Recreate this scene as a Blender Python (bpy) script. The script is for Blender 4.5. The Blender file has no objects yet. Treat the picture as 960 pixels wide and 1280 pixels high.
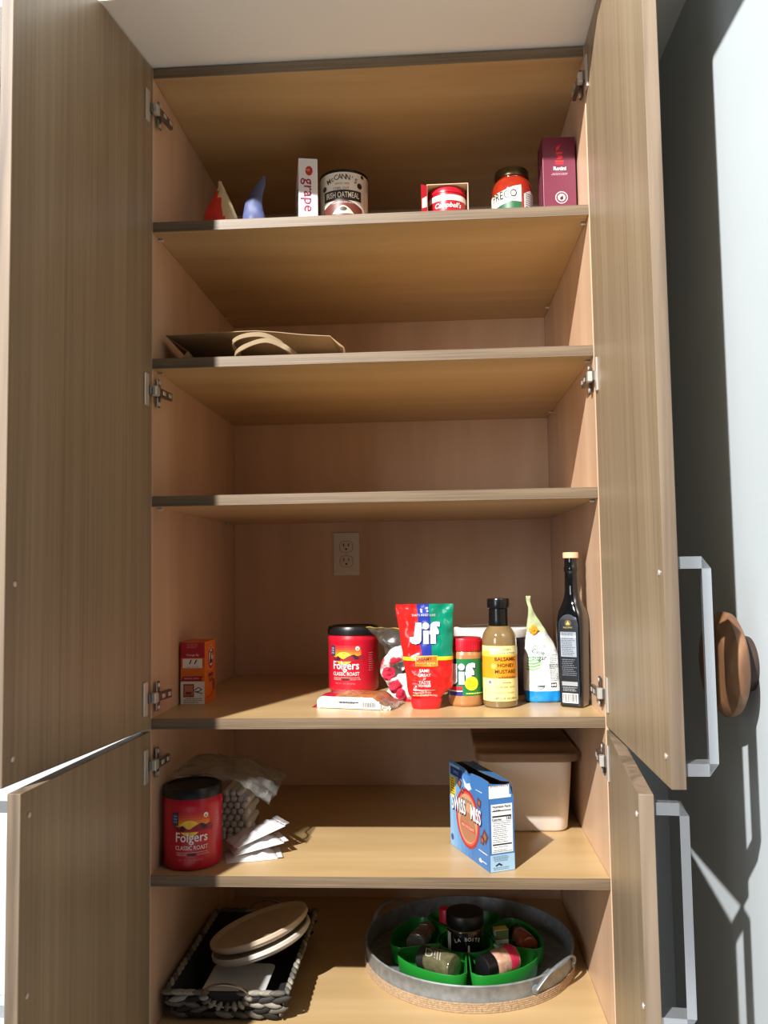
import bpy, bmesh, math, random
from mathutils import Vector, Matrix, noise
random.seed(7)
sc = bpy.context.scene
COL = sc.collection
PI = math.pi

# ------------------------------------------------------------------ camera, world, lights, exposure
CAM = Vector((0.5399, -1.5713, 0.2735))
RIGHT = Vector((0.99794479, 0.06222106, -0.01532122))
UP = Vector((0.01946946, -0.06662008, 0.99758844))
FWD = Vector((-0.06105031, 0.99583648, 0.06769457))
cd = bpy.data.cameras.new('camera')
cam = bpy.data.objects.new('camera', cd)
COL.objects.link(cam)
cd.sensor_fit = 'VERTICAL'
cd.sensor_height = 36.0
cd.lens = 1052.5752 / 1280.0 * 36.0
cd.clip_start = 0.02
m = Matrix((RIGHT, UP, -FWD)).transposed().to_4x4()
m.translation = CAM
cam.matrix_world = m
sc.camera = cam

w = bpy.data.worlds.new('world')
sc.world = w
w.use_nodes = True
bg = w.node_tree.nodes['Background']
bg.inputs['Color'].default_value = (0.80, 0.90, 1.0, 1)
bg.inputs['Strength'].default_value = 0.055

# the low sun coming in through a high window behind and to the left of the camera
SUN = Vector((-1.41, -3.71, 3.3))
ld = bpy.data.lights.new('sun_through_window', 'SPOT')
ld.energy = 2420
ld.color = (1.0, 0.98, 0.95)
ld.spot_size = math.radians(75)
ld.spot_blend = 0.2
ld.shadow_soft_size = 0.05
lo = bpy.data.objects.new('sun_through_window', ld)
COL.objects.link(lo)
lo.location = SUN
lo.rotation_euler = (Vector((0.35, 0.2, 0.1)) - SUN).to_track_quat('-Z', 'Y').to_euler()

# daylight from a window on the left, behind the camera
wd = bpy.data.lights.new('window_daylight', 'AREA')
wd.shape = 'RECTANGLE'
wd.size = 1.1
wd.size_y = 1.5
wd.energy = 40
wd.color = (0.86, 0.93, 1.0)
wo = bpy.data.objects.new('window_daylight', wd)
COL.objects.link(wo)
wo.location = (-1.9, -3.9, 0.75)
wo.rotation_euler = (Vector((0.4, 0.0, 0.3)) - wo.location).to_track_quat('-Z', 'Y').to_euler()

sc.view_settings.view_transform = 'Standard'
sc.view_settings.look = 'None'
sc.view_settings.gamma = 1
sc.view_settings.exposure = 0.10
sc.view_settings.use_curve_mapping = False

# ------------------------------------------------------------------ helpers: colour and materials
def lin(c):
    out = []
    for v in c:
        v = v / 255.0
        out.append(v / 12.92 if v <= 0.04045 else ((v + 0.055) / 1.055) ** 2.4)
    return (out[0], out[1], out[2], 1.0)

MATS = {}
def mat(rgb, rough=0.5, metal=0.0, vary=0.06, scale=40.0, bump=0.0, bscale=60.0, coat=0.0, trans=0.0, spec=0.5, name=None):
    key = (rgb, rough, metal, vary, scale, bump, bscale, coat, trans, spec)
    if key in MATS:
        return MATS[key]
    mt = bpy.data.materials.new(name or 'paint_%d_%d_%d' % tuple(rgb))
    mt.use_nodes = True
    nt = mt.node_tree
    b = nt.nodes['Principled BSDF']
    b.inputs['Roughness'].default_value = rough
    b.inputs['Metallic'].default_value = metal
    b.inputs['Coat Weight'].default_value = coat
    b.inputs['Transmission Weight'].default_value = trans
    b.inputs['Specular IOR Level'].default_value = spec
    c = lin(rgb)
    tc = nt.nodes.new('ShaderNodeTexCoord')
    nz = nt.nodes.new('ShaderNodeTexNoise')
    nz.inputs['Scale'].default_value = scale
    nz.inputs['Detail'].default_value = 3
    nt.links.new(tc.outputs['Object'], nz.inputs['Vector'])
    rp = nt.nodes.new('ShaderNodeValToRGB')
    rp.color_ramp.elements[0].position = 0.3
    rp.color_ramp.elements[1].position = 0.7
    rp.color_ramp.elements[0].color = tuple(max(0, v * (1 - vary)) for v in c[:3]) + (1,)
    rp.color_ramp.elements[1].color = tuple(min(1, v * (1 + vary)) for v in c[:3]) + (1,)
    nt.links.new(nz.outputs['Fac'], rp.inputs['Fac'])
    nt.links.new(rp.outputs['Color'], b.inputs['Base Color'])
    if bump > 0:
        n2 = nt.nodes.new('ShaderNodeTexNoise')
        n2.inputs['Scale'].default_value = bscale
        n2.inputs['Detail'].default_value = 4
        nt.links.new(tc.outputs['Object'], n2.inputs['Vector'])
        bp = nt.nodes.new('ShaderNodeBump')
        bp.inputs['Strength'].default_value = bump
        bp.inputs['Distance'].default_value = 0.004
        nt.links.new(n2.outputs['Fac'], bp.inputs['Height'])
        nt.links.new(bp.outputs['Normal'], b.inputs['Normal'])
    MATS[key] = mt
    return mt

def ramp(nt, stops):
    rp = nt.nodes.new('ShaderNodeValToRGB')
    while len(rp.color_ramp.elements) < len(stops):
        rp.color_ramp.elements.new(0.5)
    for e, (p, c) in zip(rp.color_ramp.elements, stops):
        e.position = p
        e.color = lin(c)
    return rp

def wood(name, dark, mid, light, axis='z', fine=110.0, stretch=0.02, rough=0.45, figure=0.5, coat=0.0, bump=0.05):
    """stretched-noise wood: fine pores along the grain plus broad cathedral figure"""
    mt = bpy.data.materials.new(name)
    mt.use_nodes = True
    nt = mt.node_tree
    b = nt.nodes['Principled BSDF']
    b.inputs['Roughness'].default_value = rough
    b.inputs['Coat Weight'].default_value = coat
    b.inputs['Coat Roughness'].default_value = 0.25
    tc = nt.nodes.new('ShaderNodeTexCoord')
    def mapped(s):
        mp = nt.nodes.new('ShaderNodeMapping')
        sv = [s, s, s]
        sv['xyz'.index(axis)] = s * stretch
        mp.inputs['Scale'].default_value = sv
        nt.links.new(tc.outputs['Object'], mp.inputs['Vector'])
        return mp
    n1 = nt.nodes.new('ShaderNodeTexNoise')
    n1.inputs['Scale'].default_value = 1.0
    n1.inputs['Detail'].default_value = 5
    n1.inputs['Roughness'].default_value = 0.65
    nt.links.new(mapped(fine).outputs['Vector'], n1.inputs['Vector'])
    n2 = nt.nodes.new('ShaderNodeTexNoise')
    n2.inputs['Scale'].default_value = 1.0
    n2.inputs['Detail'].default_value = 2
    n2.inputs['Distortion'].default_value = 2.0
    nt.links.new(mapped(fine * 0.13).outputs['Vector'], n2.inputs['Vector'])
    mx = nt.nodes.new('ShaderNodeMix')
    mx.data_type = 'FLOAT'
    mx.inputs[0].default_value = figure
    nt.links.new(n1.outputs['Fac'], mx.inputs[2])
    nt.links.new(n2.outputs['Fac'], mx.inputs[3])
    rp = ramp(nt, [(0.30, dark), (0.5, mid), (0.70, light)])
    nt.links.new(mx.outputs[0], rp.inputs['Fac'])
    nt.links.new(rp.outputs['Color'], b.inputs['Base Color'])
    bp = nt.nodes.new('ShaderNodeBump')
    bp.inputs['Strength'].default_value = bump
    bp.inputs['Distance'].default_value = 0.001
    nt.links.new(n1.outputs['Fac'], bp.inputs['Height'])
    nt.links.new(bp.outputs['Normal'], b.inputs['Normal'])
    return mt

def film(name, tint, alpha=0.25, rough=0.15, white=0.5):
    """thin clear plastic: mostly see-through, with a milky diffuse and a gloss"""
    mt = bpy.data.materials.new(name)
    mt.use_nodes = True
    nt = mt.node_tree
    nt.nodes.remove(nt.nodes['Principled BSDF'])
    out = nt.nodes['Material Output']
    tr = nt.nodes.new('ShaderNodeBsdfTransparent')
    tr.inputs['Color'].default_value = lin(tint)
    df = nt.nodes.new('ShaderNodeBsdfDiffuse')
    df.inputs['Color'].default_value = lin(tint)
    gl = nt.nodes.new('ShaderNodeBsdfGlossy')
    gl.inputs['Roughness'].default_value = rough
    m1 = nt.nodes.new('ShaderNodeMixShader')
    m1.inputs['Fac'].default_value = white
    nt.links.new(gl.outputs[0], m1.inputs[1])
    nt.links.new(df.outputs[0], m1.inputs[2])
    tc = nt.nodes.new('ShaderNodeTexCoord')
    nz = nt.nodes.new('ShaderNodeTexNoise')
    nz.inputs['Scale'].default_value = 45
    nt.links.new(tc.outputs['Object'], nz.inputs['Vector'])
    mr = nt.nodes.new('ShaderNodeMapRange')
    mr.inputs['From Min'].default_value = 0.3
    mr.inputs['From Max'].default_value = 0.7
    mr.inputs['To Min'].default_value = alpha * 0.5
    mr.inputs['To Max'].default_value = min(1, alpha * 1.5)
    nt.links.new(nz.outputs['Fac'], mr.inputs['Value'])
    m2 = nt.nodes.new('ShaderNodeMixShader')
    nt.links.new(mr.outputs['Result'], m2.inputs['Fac'])
    nt.links.new(tr.outputs[0], m2.inputs[1])
    nt.links.new(m1.outputs[0], m2.inputs[2])
    nt.links.new(m2.outputs[0], out.inputs['Surface'])
    return mt

def spotted(name, base, spot, second, scale=38, rough=0.7):
    mt = bpy.data.materials.new(name)
    mt.use_nodes = True
    nt = mt.node_tree
    b = nt.nodes['Principled BSDF']
    b.inputs['Roughness'].default_value = rough
    tc = nt.nodes.new('ShaderNodeTexCoord')
    vo = nt.nodes.new('ShaderNodeTexVoronoi')
    vo.inputs['Scale'].default_value = scale
    nz = nt.nodes.new('ShaderNodeTexNoise')
    nz.inputs['Scale'].default_value = 70
    nz.inputs['Detail'].default_value = 2
    nt.links.new(tc.outputs['Object'], nz.inputs['Vector'])
    mv = nt.nodes.new('ShaderNodeVectorMath')
    mv.operation = 'MULTIPLY_ADD'
    mv.inputs[1].default_value = (0.022, 0.022, 0.022)
    nt.links.new(nz.outputs['Color'], mv.inputs[0])
    nt.links.new(tc.outputs['Object'], mv.inputs[2])
    nt.links.new(mv.outputs['Vector'], vo.inputs['Vector'])
    rp = ramp(nt, [(0.0, spot), (0.34, spot), (0.40, second), (0.46, base), (1.0, base)])
    nt.links.new(vo.outputs['Distance'], rp.inputs['Fac'])
    nt.links.new(rp.outputs['Color'], b.inputs['Base Color'])
    return mt

# ------------------------------------------------------------------ helpers: geometry
def link(o, parent=None):
    COL.objects.link(o)
    if parent is not None:
        o.parent = parent
    return o

def obj(name, bm, mats, parent=None, smooth=40, loc=None, rot=None):
    me = bpy.data.meshes.new(name)
    bmesh.ops.recalc_face_normals(bm, faces=bm.faces)
    bm.to_mesh(me)
    bm.free()
    if not isinstance(mats, (list, tuple)):
        mats = [mats]
    for q in mats:
        me.materials.append(q)
    if smooth:
        for p in me.polygons:
            p.use_smooth = True
        me.set_sharp_from_angle(angle=math.radians(smooth))
    o = bpy.data.objects.new(name, me)
    link(o, parent)
    if loc: o.location = loc
    if rot: o.rotation_euler = rot
    return o

def thing(name, label, cat, loc=(0, 0, 0), rotz=0.0, group=None, rot=None):
    o = bpy.data.objects.new(name, None)
    o.empty_display_size = 0.02
    link(o)
    o.location = loc
    o.rotation_euler = rot if rot else (0, 0, rotz)
    o['label'] = label
    o['category'] = cat
    if group: o['group'] = group
    return o

def box(bm, lo, hi, bev=0.0, mi=0, M=None, seg=2):
    vs = [bm.verts.new((x, y, z)) for x in (lo[0], hi[0]) for y in (lo[1], hi[1]) for z in (lo[2], hi[2])]
    F = [(0, 1, 3, 2), (4, 6, 7, 5), (0, 4, 5, 1), (2, 3, 7, 6), (0, 2, 6, 4), (1, 5, 7, 3)]
    fs = [bm.faces.new([vs[i] for i in f]) for f in F]
    for f in fs: f.material_index = mi
    if bev > 0:
        es = list({e for f in fs for e in f.edges})
        r = bmesh.ops.bevel(bm, geom=es, offset=bev, segments=seg, affect='EDGES', profile=0.5)
        vs = list({v for f in r['faces'] for v in f.verts} | {v for v in vs if v.is_valid})
        for f in r['faces']: f.material_index = mi
    if M is not None:
        bmesh.ops.transform(bm, matrix=M, verts=[v for v in vs if v.is_valid])
    return vs

def ring_skin(bm, rings, closed=True, mi=0, cap0=False, cap1=False, mif=None):
    rv = [[bm.verts.new(p) for p in r] for r in rings]
    n = len(rings[0])
    for k in range(len(rv) - 1):
        for i in range(n if closed else n - 1):
            j = (i + 1) % n
            f = bm.faces.new((rv[k][i], rv[k][j], rv[k + 1][j], rv[k + 1][i]))
            f.material_index = mif(k, i) if mif else mi
    if cap0:
        f = bm.faces.new(list(reversed(rv[0]))); f.material_index = mif(0, 0) if mif else mi
    if cap1:
        f = bm.faces.new(rv[-1]); f.material_index = mif(len(rv) - 2, 0) if mif else mi
    return rv

def lathe(bm, prof, n=48, c=(0, 0, 0), mi=0, cap0=True, cap1=True, M=None, a0=0.0, mif=None):
    rings = []
    for r, z in prof:
        ring = [Vector((c[0] + r * math.cos(a0 + 2 * PI * i / n), c[1] + r * math.sin(a0 + 2 * PI * i / n), c[2] + z)) for i in range(n)]
        if M is not None: ring = [M @ p for p in ring]
        rings.append(ring)
    return ring_skin(bm, rings, True, mi, cap0, cap1, mif)

def tube(bm, pts, r, n=8, mi=0, closed=False, flat=1.0, caps=True):
    pts = [Vector(p) for p in pts]
    rings = []
    N = len(pts)
    prev = None
    for i, p in enumerate(pts):
        a = pts[(i - 1) % N] if (closed or i > 0) else p
        b = pts[(i + 1) % N] if (closed or i < N - 1) else p
        t = (b - a).normalized()
        ref = prev if prev is not None else (Vector((0, 0, 1)) if abs(t.z) < 0.9 else Vector((1, 0, 0)))
        s = t.cross(ref).normalized()
        u = s.cross(t).normalized()
        prev = u
        rr = r(i / max(1, N - 1)) if callable(r) else r
        rings.append([p + s * rr * math.cos(2 * PI * k / n) + u * rr * flat * math.sin(2 * PI * k / n) for k in range(n)])
    if closed:
        rings.append(rings[0])
        rv = ring_skin(bm, rings, True, mi)
        bmesh.ops.remove_doubles(bm, verts=rv[0] + rv[-1], dist=1e-7)
    else:
        ring_skin(bm, rings, True, mi, caps, caps)

def smoothpath(pts, k=6):
    pts = [Vector(p) for p in pts]
    out = []
    for i in range(len(pts) - 1):
        p0 = pts[max(0, i - 1)]; p1 = pts[i]; p2 = pts[i + 1]; p3 = pts[min(len(pts) - 1, i + 2)]
        for j in range(k):
            t = j / k
            out.append(0.5 * ((2 * p1) + (p2 - p0) * t + (2 * p0 - 5 * p1 + 4 * p2 - p3) * t * t + (3 * p1 - p0 - 3 * p2 + p3) * t ** 3))
    out.append(pts[-1])
    return out

def superring(z, cx, cy, hx, hy, e, n):
    pts = []
    for i in range(n):
        a = 2 * PI * i / n - PI / 2
        ca, sa = math.cos(a), math.sin(a)
        pts.append(Vector((cx + hx * math.copysign(abs(ca) ** (2 / e), ca), cy + hy * math.copysign(abs(sa) ** (2 / e), sa), z)))
    return pts

def secat(secs, z):
    """interpolate (z,cx,cy,hx,hy,e) sections"""
    if z <= secs[0][0]: return secs[0]
    for a, b in zip(secs, secs[1:]):
        if z <= b[0]:
            t = (z - a[0]) / (b[0] - a[0]) if b[0] > a[0] else 0
            return tuple(p + (q - p) * t for p, q in zip(a, b))
    return secs[-1]

def densify(secs, dz):
    out = []
    for a, b in zip(secs, secs[1:]):
        k = max(1, int(math.ceil((b[0] - a[0]) / dz)))
        for j in range(k):
            t = j / k
            out.append(tuple(p + (q - p) * t for p, q in zip(a, b)))
    out.append(secs[-1])
    return out

def loft(bm, secs, n=48, mif=None, mi=0, wrinkle=0.0, wscale=40.0, cap=True):
    rings = [superring(*s, n) for s in secs]
    if wrinkle:
        for r in rings:
            for p in r:
                d = noise.noise(p * wscale) * wrinkle
                p.y += d
                p.x += 0.35 * noise.noise(p * wscale + Vector((9, 4, 2))) * wrinkle
    return ring_skin(bm, rings, True, mi, cap, cap, mif)

# mappings for flat print: (u right, v up, lift) -> local point
def map_cyl(R, cx=0, cy=0, cz=0):
    def f(u, v, l):
        a = u / R
        return Vector((cx + (R + l) * math.sin(a), cy - (R + l) * math.cos(a), cz + v))
    return f
def map_front(y, cx=0, cz=0):
    return lambda u, v, l: Vector((cx + u, y - l, cz + v))
def map_plane(o, du, dv):
    o = Vector(o); du = Vector(du).normalized(); dv = Vector(dv).normalized(); nn = du.cross(dv)
    return lambda u, v, l: o + du * u + dv * v + nn * l
def map_loft(secs, wrinkle=0.0, wscale=40.0):
    def f(u, v, l):
        z, cx, cy, hx, hy, e = secat(secs, v)
        s = max(-0.999, min(0.999, (u - cx) / hx if hx > 1e-6 else 0))
        y = cy - hy * (1 - abs(s) ** e) ** (1 / e)
        p = Vector((u, y, v))
        if wrinkle: p.y += noise.noise(p * wscale) * wrinkle
        p.y -= l
        return p
    return f

class Print:
    """flat print: coloured shapes and lettering laid on a surface through a mapping"""
    def __init__(self, fmap, du=0.004, dv=None):
        self.f = fmap; self.du = du; self.dv = dv
        self.bm = bmesh.new(); self.mats = []
    def _mi(self, rgb):
        q = mat(rgb, 0.45, 0, 0.03, 60)
        if q not in self.mats: self.mats.append(q)
        return self.mats.index(q)
    def _add(self, b2, rgb, layer):
        if self.du:
            for ax, step in ((0, self.du), (1, self.dv)):
                if not step or not b2.verts: continue
                lo = min(v.co[ax] for v in b2.verts); hi = max(v.co[ax] for v in b2.verts)
                k = math.floor(lo / step) + 1
                while k * step < hi:
                    co = [0, 0, 0]; no = [0, 0, 0]; co[ax] = k * step; no[ax] = 1
                    bmesh.ops.bisect_plane(b2, geom=list(b2.verts) + list(b2.edges) + list(b2.faces), plane_co=co, plane_no=no)
                    k += 1
        mi = self._mi(rgb)
        mp = {}
        lift = 0.0003 + 0.0002 * layer
        for v in b2.verts: mp[v] = self.bm.verts.new(self.f(v.co.x, v.co.y, lift))
        for fc in b2.faces:
            try:
                q = self.bm.faces.new([mp[v] for v in fc.verts]); q.material_index = mi
            except ValueError: pass
        b2.free()
    def poly(self, pts, rgb, layer=0):
        b2 = bmesh.new()
        b2.faces.new([b2.verts.new((x, y, 0)) for x, y in pts])
        bmesh.ops.triangulate(b2, faces=b2.faces)
        self._add(b2, rgb, layer)
    def rect(self, u0, v0, u1, v1, rgb, layer=0):
        self.poly([(u0, v0), (u1, v0), (u1, v1), (u0, v1)], rgb, layer)
    def disc(self, u, v, ru, rgb, layer=0, rv=None, n=24):
        rv = rv or ru
        self.poly([(u + ru * math.cos(2 * PI * i / n), v + rv * math.sin(2 * PI * i / n)) for i in range(n)], rgb, layer)
    def text(self, s, u, v, size, rgb, layer=2, align='CENTER', bold=0.0, sx=1.0, rot=0.0, shear=0.0, arc=0.0):
        cu = bpy.data.curves.new('type', 'FONT')
        cu.body = s; cu.size = size; cu.align_x = align; cu.align_y = 'CENTER'
        cu.offset = bold * size; cu.resolution_u = 2; cu.shear = shear
        t = bpy.data.objects.new('type', cu)
        me = bpy.data.meshes.new_from_object(t)
        b2 = bmesh.new(); b2.from_mesh(me)
        bpy.data.objects.remove(t); bpy.data.curves.remove(cu); bpy.data.meshes.remove(me)
        c, q = math.cos(rot), math.sin(rot)
        for w_ in b2.verts:
            x = w_.co.x * sx; y = w_.co.y
            y -= arc * x * x
            w_.co = (u + c * x - q * y, v + q * x + c * y, 0)
        self._add(b2, rgb, layer)
    def lines(self, u0, u1, v0, v1, n, rgb, layer=1, th=0.0007, seed=1):
        r = random.Random(seed)
        for i in range(n):
            v = v0 + (v1 - v0) * i / max(1, n - 1)
            a = u0 + (u1 - u0) * r.uniform(0, 0.08); b = u1 - (u1 - u0) * r.uniform(0, 0.25)
            x = a
            while x < b:
                L = r.uniform(0.002, 0.006)
                self.rect(x, v, min(b, x + L), v + th, rgb, layer)
                x += L + 0.0009
    def barcode(self, u0, u1, v0, v1, seed=3, layer=1):
        r = random.Random(seed)
        self.rect(u0, v0, u1, v1, (240, 240, 238), layer)
        x = u0 + 0.0015
        while x < u1 - 0.002:
            wd = r.choice((0.0005, 0.0008, 0.0012))
            self.rect(x, v0 + 0.002, x + wd, v1 - 0.001, (25, 25, 28), layer + 1)
            x += wd + r.choice((0.0005, 0.0009))
    def done(self, name, parent):
        me = bpy.data.meshes.new(name)
        self.bm.to_mesh(me); self.bm.free()
        for q in self.mats: me.materials.append(q)
        return link(bpy.data.objects.new(name, me), parent)

def crumple(bm, amt, scale, seed=0.0):
    for v in bm.verts:
        p = v.co * scale + Vector((seed, seed * 1.7, seed * 0.3))
        v.co += Vector((noise.noise(p), noise.noise(p + Vector((31, 0, 0))), noise.noise(p + Vector((0, 47, 0))))) * amt

# ------------------------------------------------------------------ dimensions (metres); z = 0 is the top of the shelf at counter level
W = 0.84; D = 0.656; T = 0.0195
ZT = 1.247; Z1 = 0.9553; Z2 = 0.6852; Z3 = 0.4186; Z4 = 0.0; Z5 = -0.2861; Z6 = -0.5700
FLOOR = -1.25

# ------------------------------------------------------------------ materials used widely
maple = wood('maple_ply', (181, 150, 104), (195, 164, 117), (205, 177, 131), 'x', 34, 0.10, 0.36, 0.7, 0.15)
maple_v = wood('maple_ply_upright', (198, 162, 131), (210, 175, 144), (220, 187, 157), 'z', 34, 0.14, 0.4, 0.75, 0.12)
oak = wood('taupe_oak_laminate', (122, 104, 80), (147, 128, 102), (164, 146, 119), 'z', 150, 0.014, 0.42, 0.55, 0.1)
oak_edge = wood('taupe_oak_edge', (88, 74, 60), (126, 108, 89), (144, 126, 106), 'z', 110, 0.05, 0.5, 0.8)
band = wood('shelf_edge_band', (78, 64, 48), (112, 93, 71), (140, 120, 94), 'x', 420, 0.010, 0.5, 0.2)
nickel = mat((214, 208, 198), 0.35, 0.55, 0.03)
nickel_dk = mat((128, 120, 112), 0.3, 0.8, 0.05)
chrome = mat((206, 210, 214), 0.16, 0.75, 0.01)
paint_white = mat((194, 202, 206), 0.75, 0, 0.015, 6, 0.03, 220)
paint_ceil = mat((240, 238, 230), 0.8, 0, 0.01, 5, 0.02, 160)
white_print = (242, 240, 236)

# ------------------------------------------------------------------ the room
def structure(name, lo, hi, mt, bev=0):
    bm = bmesh.new(); box(bm, lo, hi, bev)
    o = obj(name, bm, mt, None, 0)
    o['kind'] = 'structure'
    return o
structure('floor', (-3.2, -4.6, FLOOR - 0.05), (1.12, 0.9, FLOOR), mat((150, 152, 156), 0.5, 0, 0.08, 3))
structure('ceiling', (-3.2, -0.20, 1.2695), (1.0, 0.9, 1.40), paint_ceil)
structure('light_blocker_1', (0.800, -0.75, 1.2695), (0.9998, -0.2005, 1.40), paint_ceil)  # added slab, out of view, keeps sunlight off the top of the right wall
structure('wall_back', (-3.2, 0.03, FLOOR), (-0.0225, 0.10, 1.2685), paint_white)
structure('wall_right', (1.0, -0.80, FLOOR), (1.12, 0.9, 2.2), paint_white)
structure('wall_rear', (0.8625, 0.20, FLOOR), (0.9995, 0.26, 1.2685), paint_white)

# ------------------------------------------------------------------ the pantry cabinet
cab = thing('pantry_cabinet', 'tall built-in maple pantry cupboard with its taupe wood doors wide open', 'cabinet', (0, 0, FLOOR))
def cz(z): return z - FLOOR
def cabpart(name, lo, hi, mt, bev=0.0006, parent=None):
    bm = bmesh.new()
    c = Vector(((lo[0] + hi[0]) / 2, (lo[1] + hi[1]) / 2, (lo[2] + hi[2]) / 2))
    box(bm, Vector(lo) - c, Vector(hi) - c, bev, seg=1)
    o = obj(name, bm, mt, parent or cab, 0)
    o.location = c - Vector((0, 0, FLOOR)) if parent is None else c
    return o
cabpart('side_panel', (-0.0205, 0, -1.17), (0, D + 0.012, ZT + T), maple_v)
cabpart('side_panel', (W, 0, -1.17), (W + 0.0205, D + 0.012, ZT + T), maple_v)
cabpart('back_panel', (0.0003, D, -1.15), (W - 0.0003, D + 0.012, ZT - 0.0003), maple_v)
def shelf(name, z, lab=None):
    s = cabpart(name, (0.0004, 0.0015, z - T), (W - 0.0004, D - 0.0005, z), maple)
    bm = bmesh.new()
    box(bm, (-W / 2 + 0.0004, -D / 2 - 0.001, -T / 2 - 0.0002), (W / 2 - 0.0004, -D / 2 + 0.0008, T / 2 + 0.0002), 0.0004, seg=1)
    b = obj('edge_band', bm, band, s, 0)
    b['label'] = 'greyish striped wood edge strip along the front'
    return s
for z in (Z1, Z2, Z3, Z4, Z5, Z6): shelf('shelf', z)
shelf('top_panel', ZT + T)
shelf('bottom_panel', -1.15 + T)
cabpart('toe_kick', (0, 0.06, FLOOR), (W, 0.075, -1.17), oak)
def pin(x, y, z):
    bm = bmesh.new()
    s = 1 if x < 0.4 else -1
    M = Matrix.Translation((x, y, cz(z))) @ Matrix.Rotation(PI / 2, 4, 'Y')
    lathe(bm, [(0.0028, 0.0), (0.0028, 0.009), (0.002, 0.0098)] if s > 0 else [(0.002, -0.0098), (0.0028, -0.009), (0.0028, 0.0)], 10, M=M)
    obj('shelf_pin', bm, nickel, cab)
for z in (Z1, Z2, Z3, Z5):
    for x in (0.0002, W - 0.0002):
        for y in (0.035, 0.56): pin(x, y, z - T - 0.0029)

# doors: local origin at the hinge edge of the inner face, inner face at x = 0, door runs along -y
DW = 0.44; DT = 0.0195
def make_door(side, ang, z0, z1, hinge_zs, handle, screws):
    piv = Vector((-0.001 if side < 0 else W + 0.001, -0.003, 0))
    bm = bmesh.new()
    x0, x1 = (-DT, 0) if side < 0 else (0, DT)
    zc = (z0 + z1) / 2
    box(bm, (x0, -DW, z0 - zc), (x1, 0, z1 - zc), 0.0008, 0, seg=1)
    # edge-banded rim takes the lighter edge wood
    bmesh.ops.recalc_face_normals(bm, faces=bm.faces)
    for f in bm.faces:
        n_ = f.normal
        f.material_index = 0 if abs(n_.x) > 0.95 else 1
    d = obj('cabinet_door', bm, [oak, oak_edge], cab, 0)
    d.location = (piv.x, piv.y, cz(zc))
    d.rotation_euler = (0, 0, side * ang)
    s = -side   # direction from inner face into the opening (+x for the left doors)
    for hz in hinge_zs:
        bm = bmesh.new(); h = hz - zc
        def hb(a, b, mi=0, bev=0.0008):
            lo = (min(a[0] * s, b[0] * s), min(a[1], b[1]), h + min(a[2], b[2])); hi = (max(a[0] * s, b[0] * s), max(a[1], b[1]), h + max(a[2], b[2]))
            box(bm, lo, hi, bev, mi, seg=1)
        hb((0, -0.031, -0.031), (0.0035, -0.015, 0.031), 0)             # cup flange on the door
        hb((0.002, -0.016, -0.009), (0.0075, -0.004, 0.009), 1)          # knuckle
        hb((0.0055, -0.010, -0.0095), (0.0150, 0.004, 0.0095), 0)        # bright link
        hb((0.008, 0.005, -0.008), (0.0155, 0.062, 0.008), 1)            # arm
        hb((0.0155, 0.018, -0.004), (0.0172, 0.03, 0.004), 0)            # adjusting screw plate
        hb((0.0155, 0.044, -0.004), (0.0172, 0.056, 0.004), 0)
        hb((0.0035, 0.013, -0.028), (0.0075, 0.027, 0.028), 1, 0.0018)   # mounting plate wings
        for zz in (-0.021, 0.021):
            M = Matrix.Translation((0, 0.02, h + zz)) @ Matrix.Rotation(PI / 2 * s, 4, 'Y')
            lathe(bm, [(0.0045, 0.0075), (0.0045, 0.0088), (0.003, 0.0096)], 12, mi=0, M=M)
        hh = obj('hinge', bm, [nickel, nickel_dk], d, 35)
    # square pull: two slanted ends and an outer bar with a faceted face
    bm = bmesh.new()
    a, b = handle
    xo = 0.044
    for zz, sg in ((a - zc, 1), (b - zc, -1)):
        q = [(DT, -0.433, zz), (DT, -0.405, zz), (DT, -0.405, zz + sg * 0.012), (DT, -0.433, zz + sg * 0.016)]
        p = [(DT + xo, -0.433, zz), (DT + xo, -0.405, zz), (DT + xo - 0.006, -0.405, zz + sg * 0.012), (DT + xo - 0.012, -0.433, zz + sg * 0.016)]
        ring_skin(bm, [[Vector((v[0] * side, v[1], v[2])) for v in q], [Vector((v[0] * side, v[1], v[2])) for v in p]], True, 0, True, True)
    q = []
    for zz, sg in ((a - zc, 1), (b - zc, -1)):
        q.append([Vector((xx * side, yy, zz + ss * sg)) for xx, yy, ss in ((DT + xo, -0.433, 0), (DT + xo, -0.405, 0), (DT + xo - 0.006, -0.405, 0.012), (DT + xo - 0.012, -0.433, 0.016))])
    ring_skin(bm, q, True, 0, True, True)
    hd = obj('pull_handle', bm, chrome, d, 0)
    hd['label'] = 'square chrome pull'
    for zz in screws:
        bm = bmesh.new()
        M = Matrix.Translation((0, -0.418, zz - zc)) @ Matrix.Rotation(PI / 2 * s, 4, 'Y')
        lathe(bm, [(0.0042, 0.0), (0.004, 0.0012), (0.0025, 0.002)], 14, M=M)
        obj('handle_screw', bm, nickel, d, 50)
    return d
TOPD = 1.266
d1 = make_door(-1, 0.1235, -0.0165, TOPD, (1.179, 0.6206, 0.0400), (0.268, 0.015), (0.2604, 0.0185))
d2 = make_door(-1, 0.0605, -1.16, -0.0225, (-0.083, -0.62, -1.08), (-0.050, -0.303), (-0.0564, -0.2963))
d3 = make_door(1, -0.0100, -0.0165, TOPD, (1.200, 0.6239, 0.0431), (0.268, 0.015), (0.2630, 0.0217))
d4 = make_door(1, -0.1055, -1.16, -0.0225, (-0.077, -0.62, -1.08), (-0.050, -0.303), (-0.0534, -0.2974))

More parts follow.
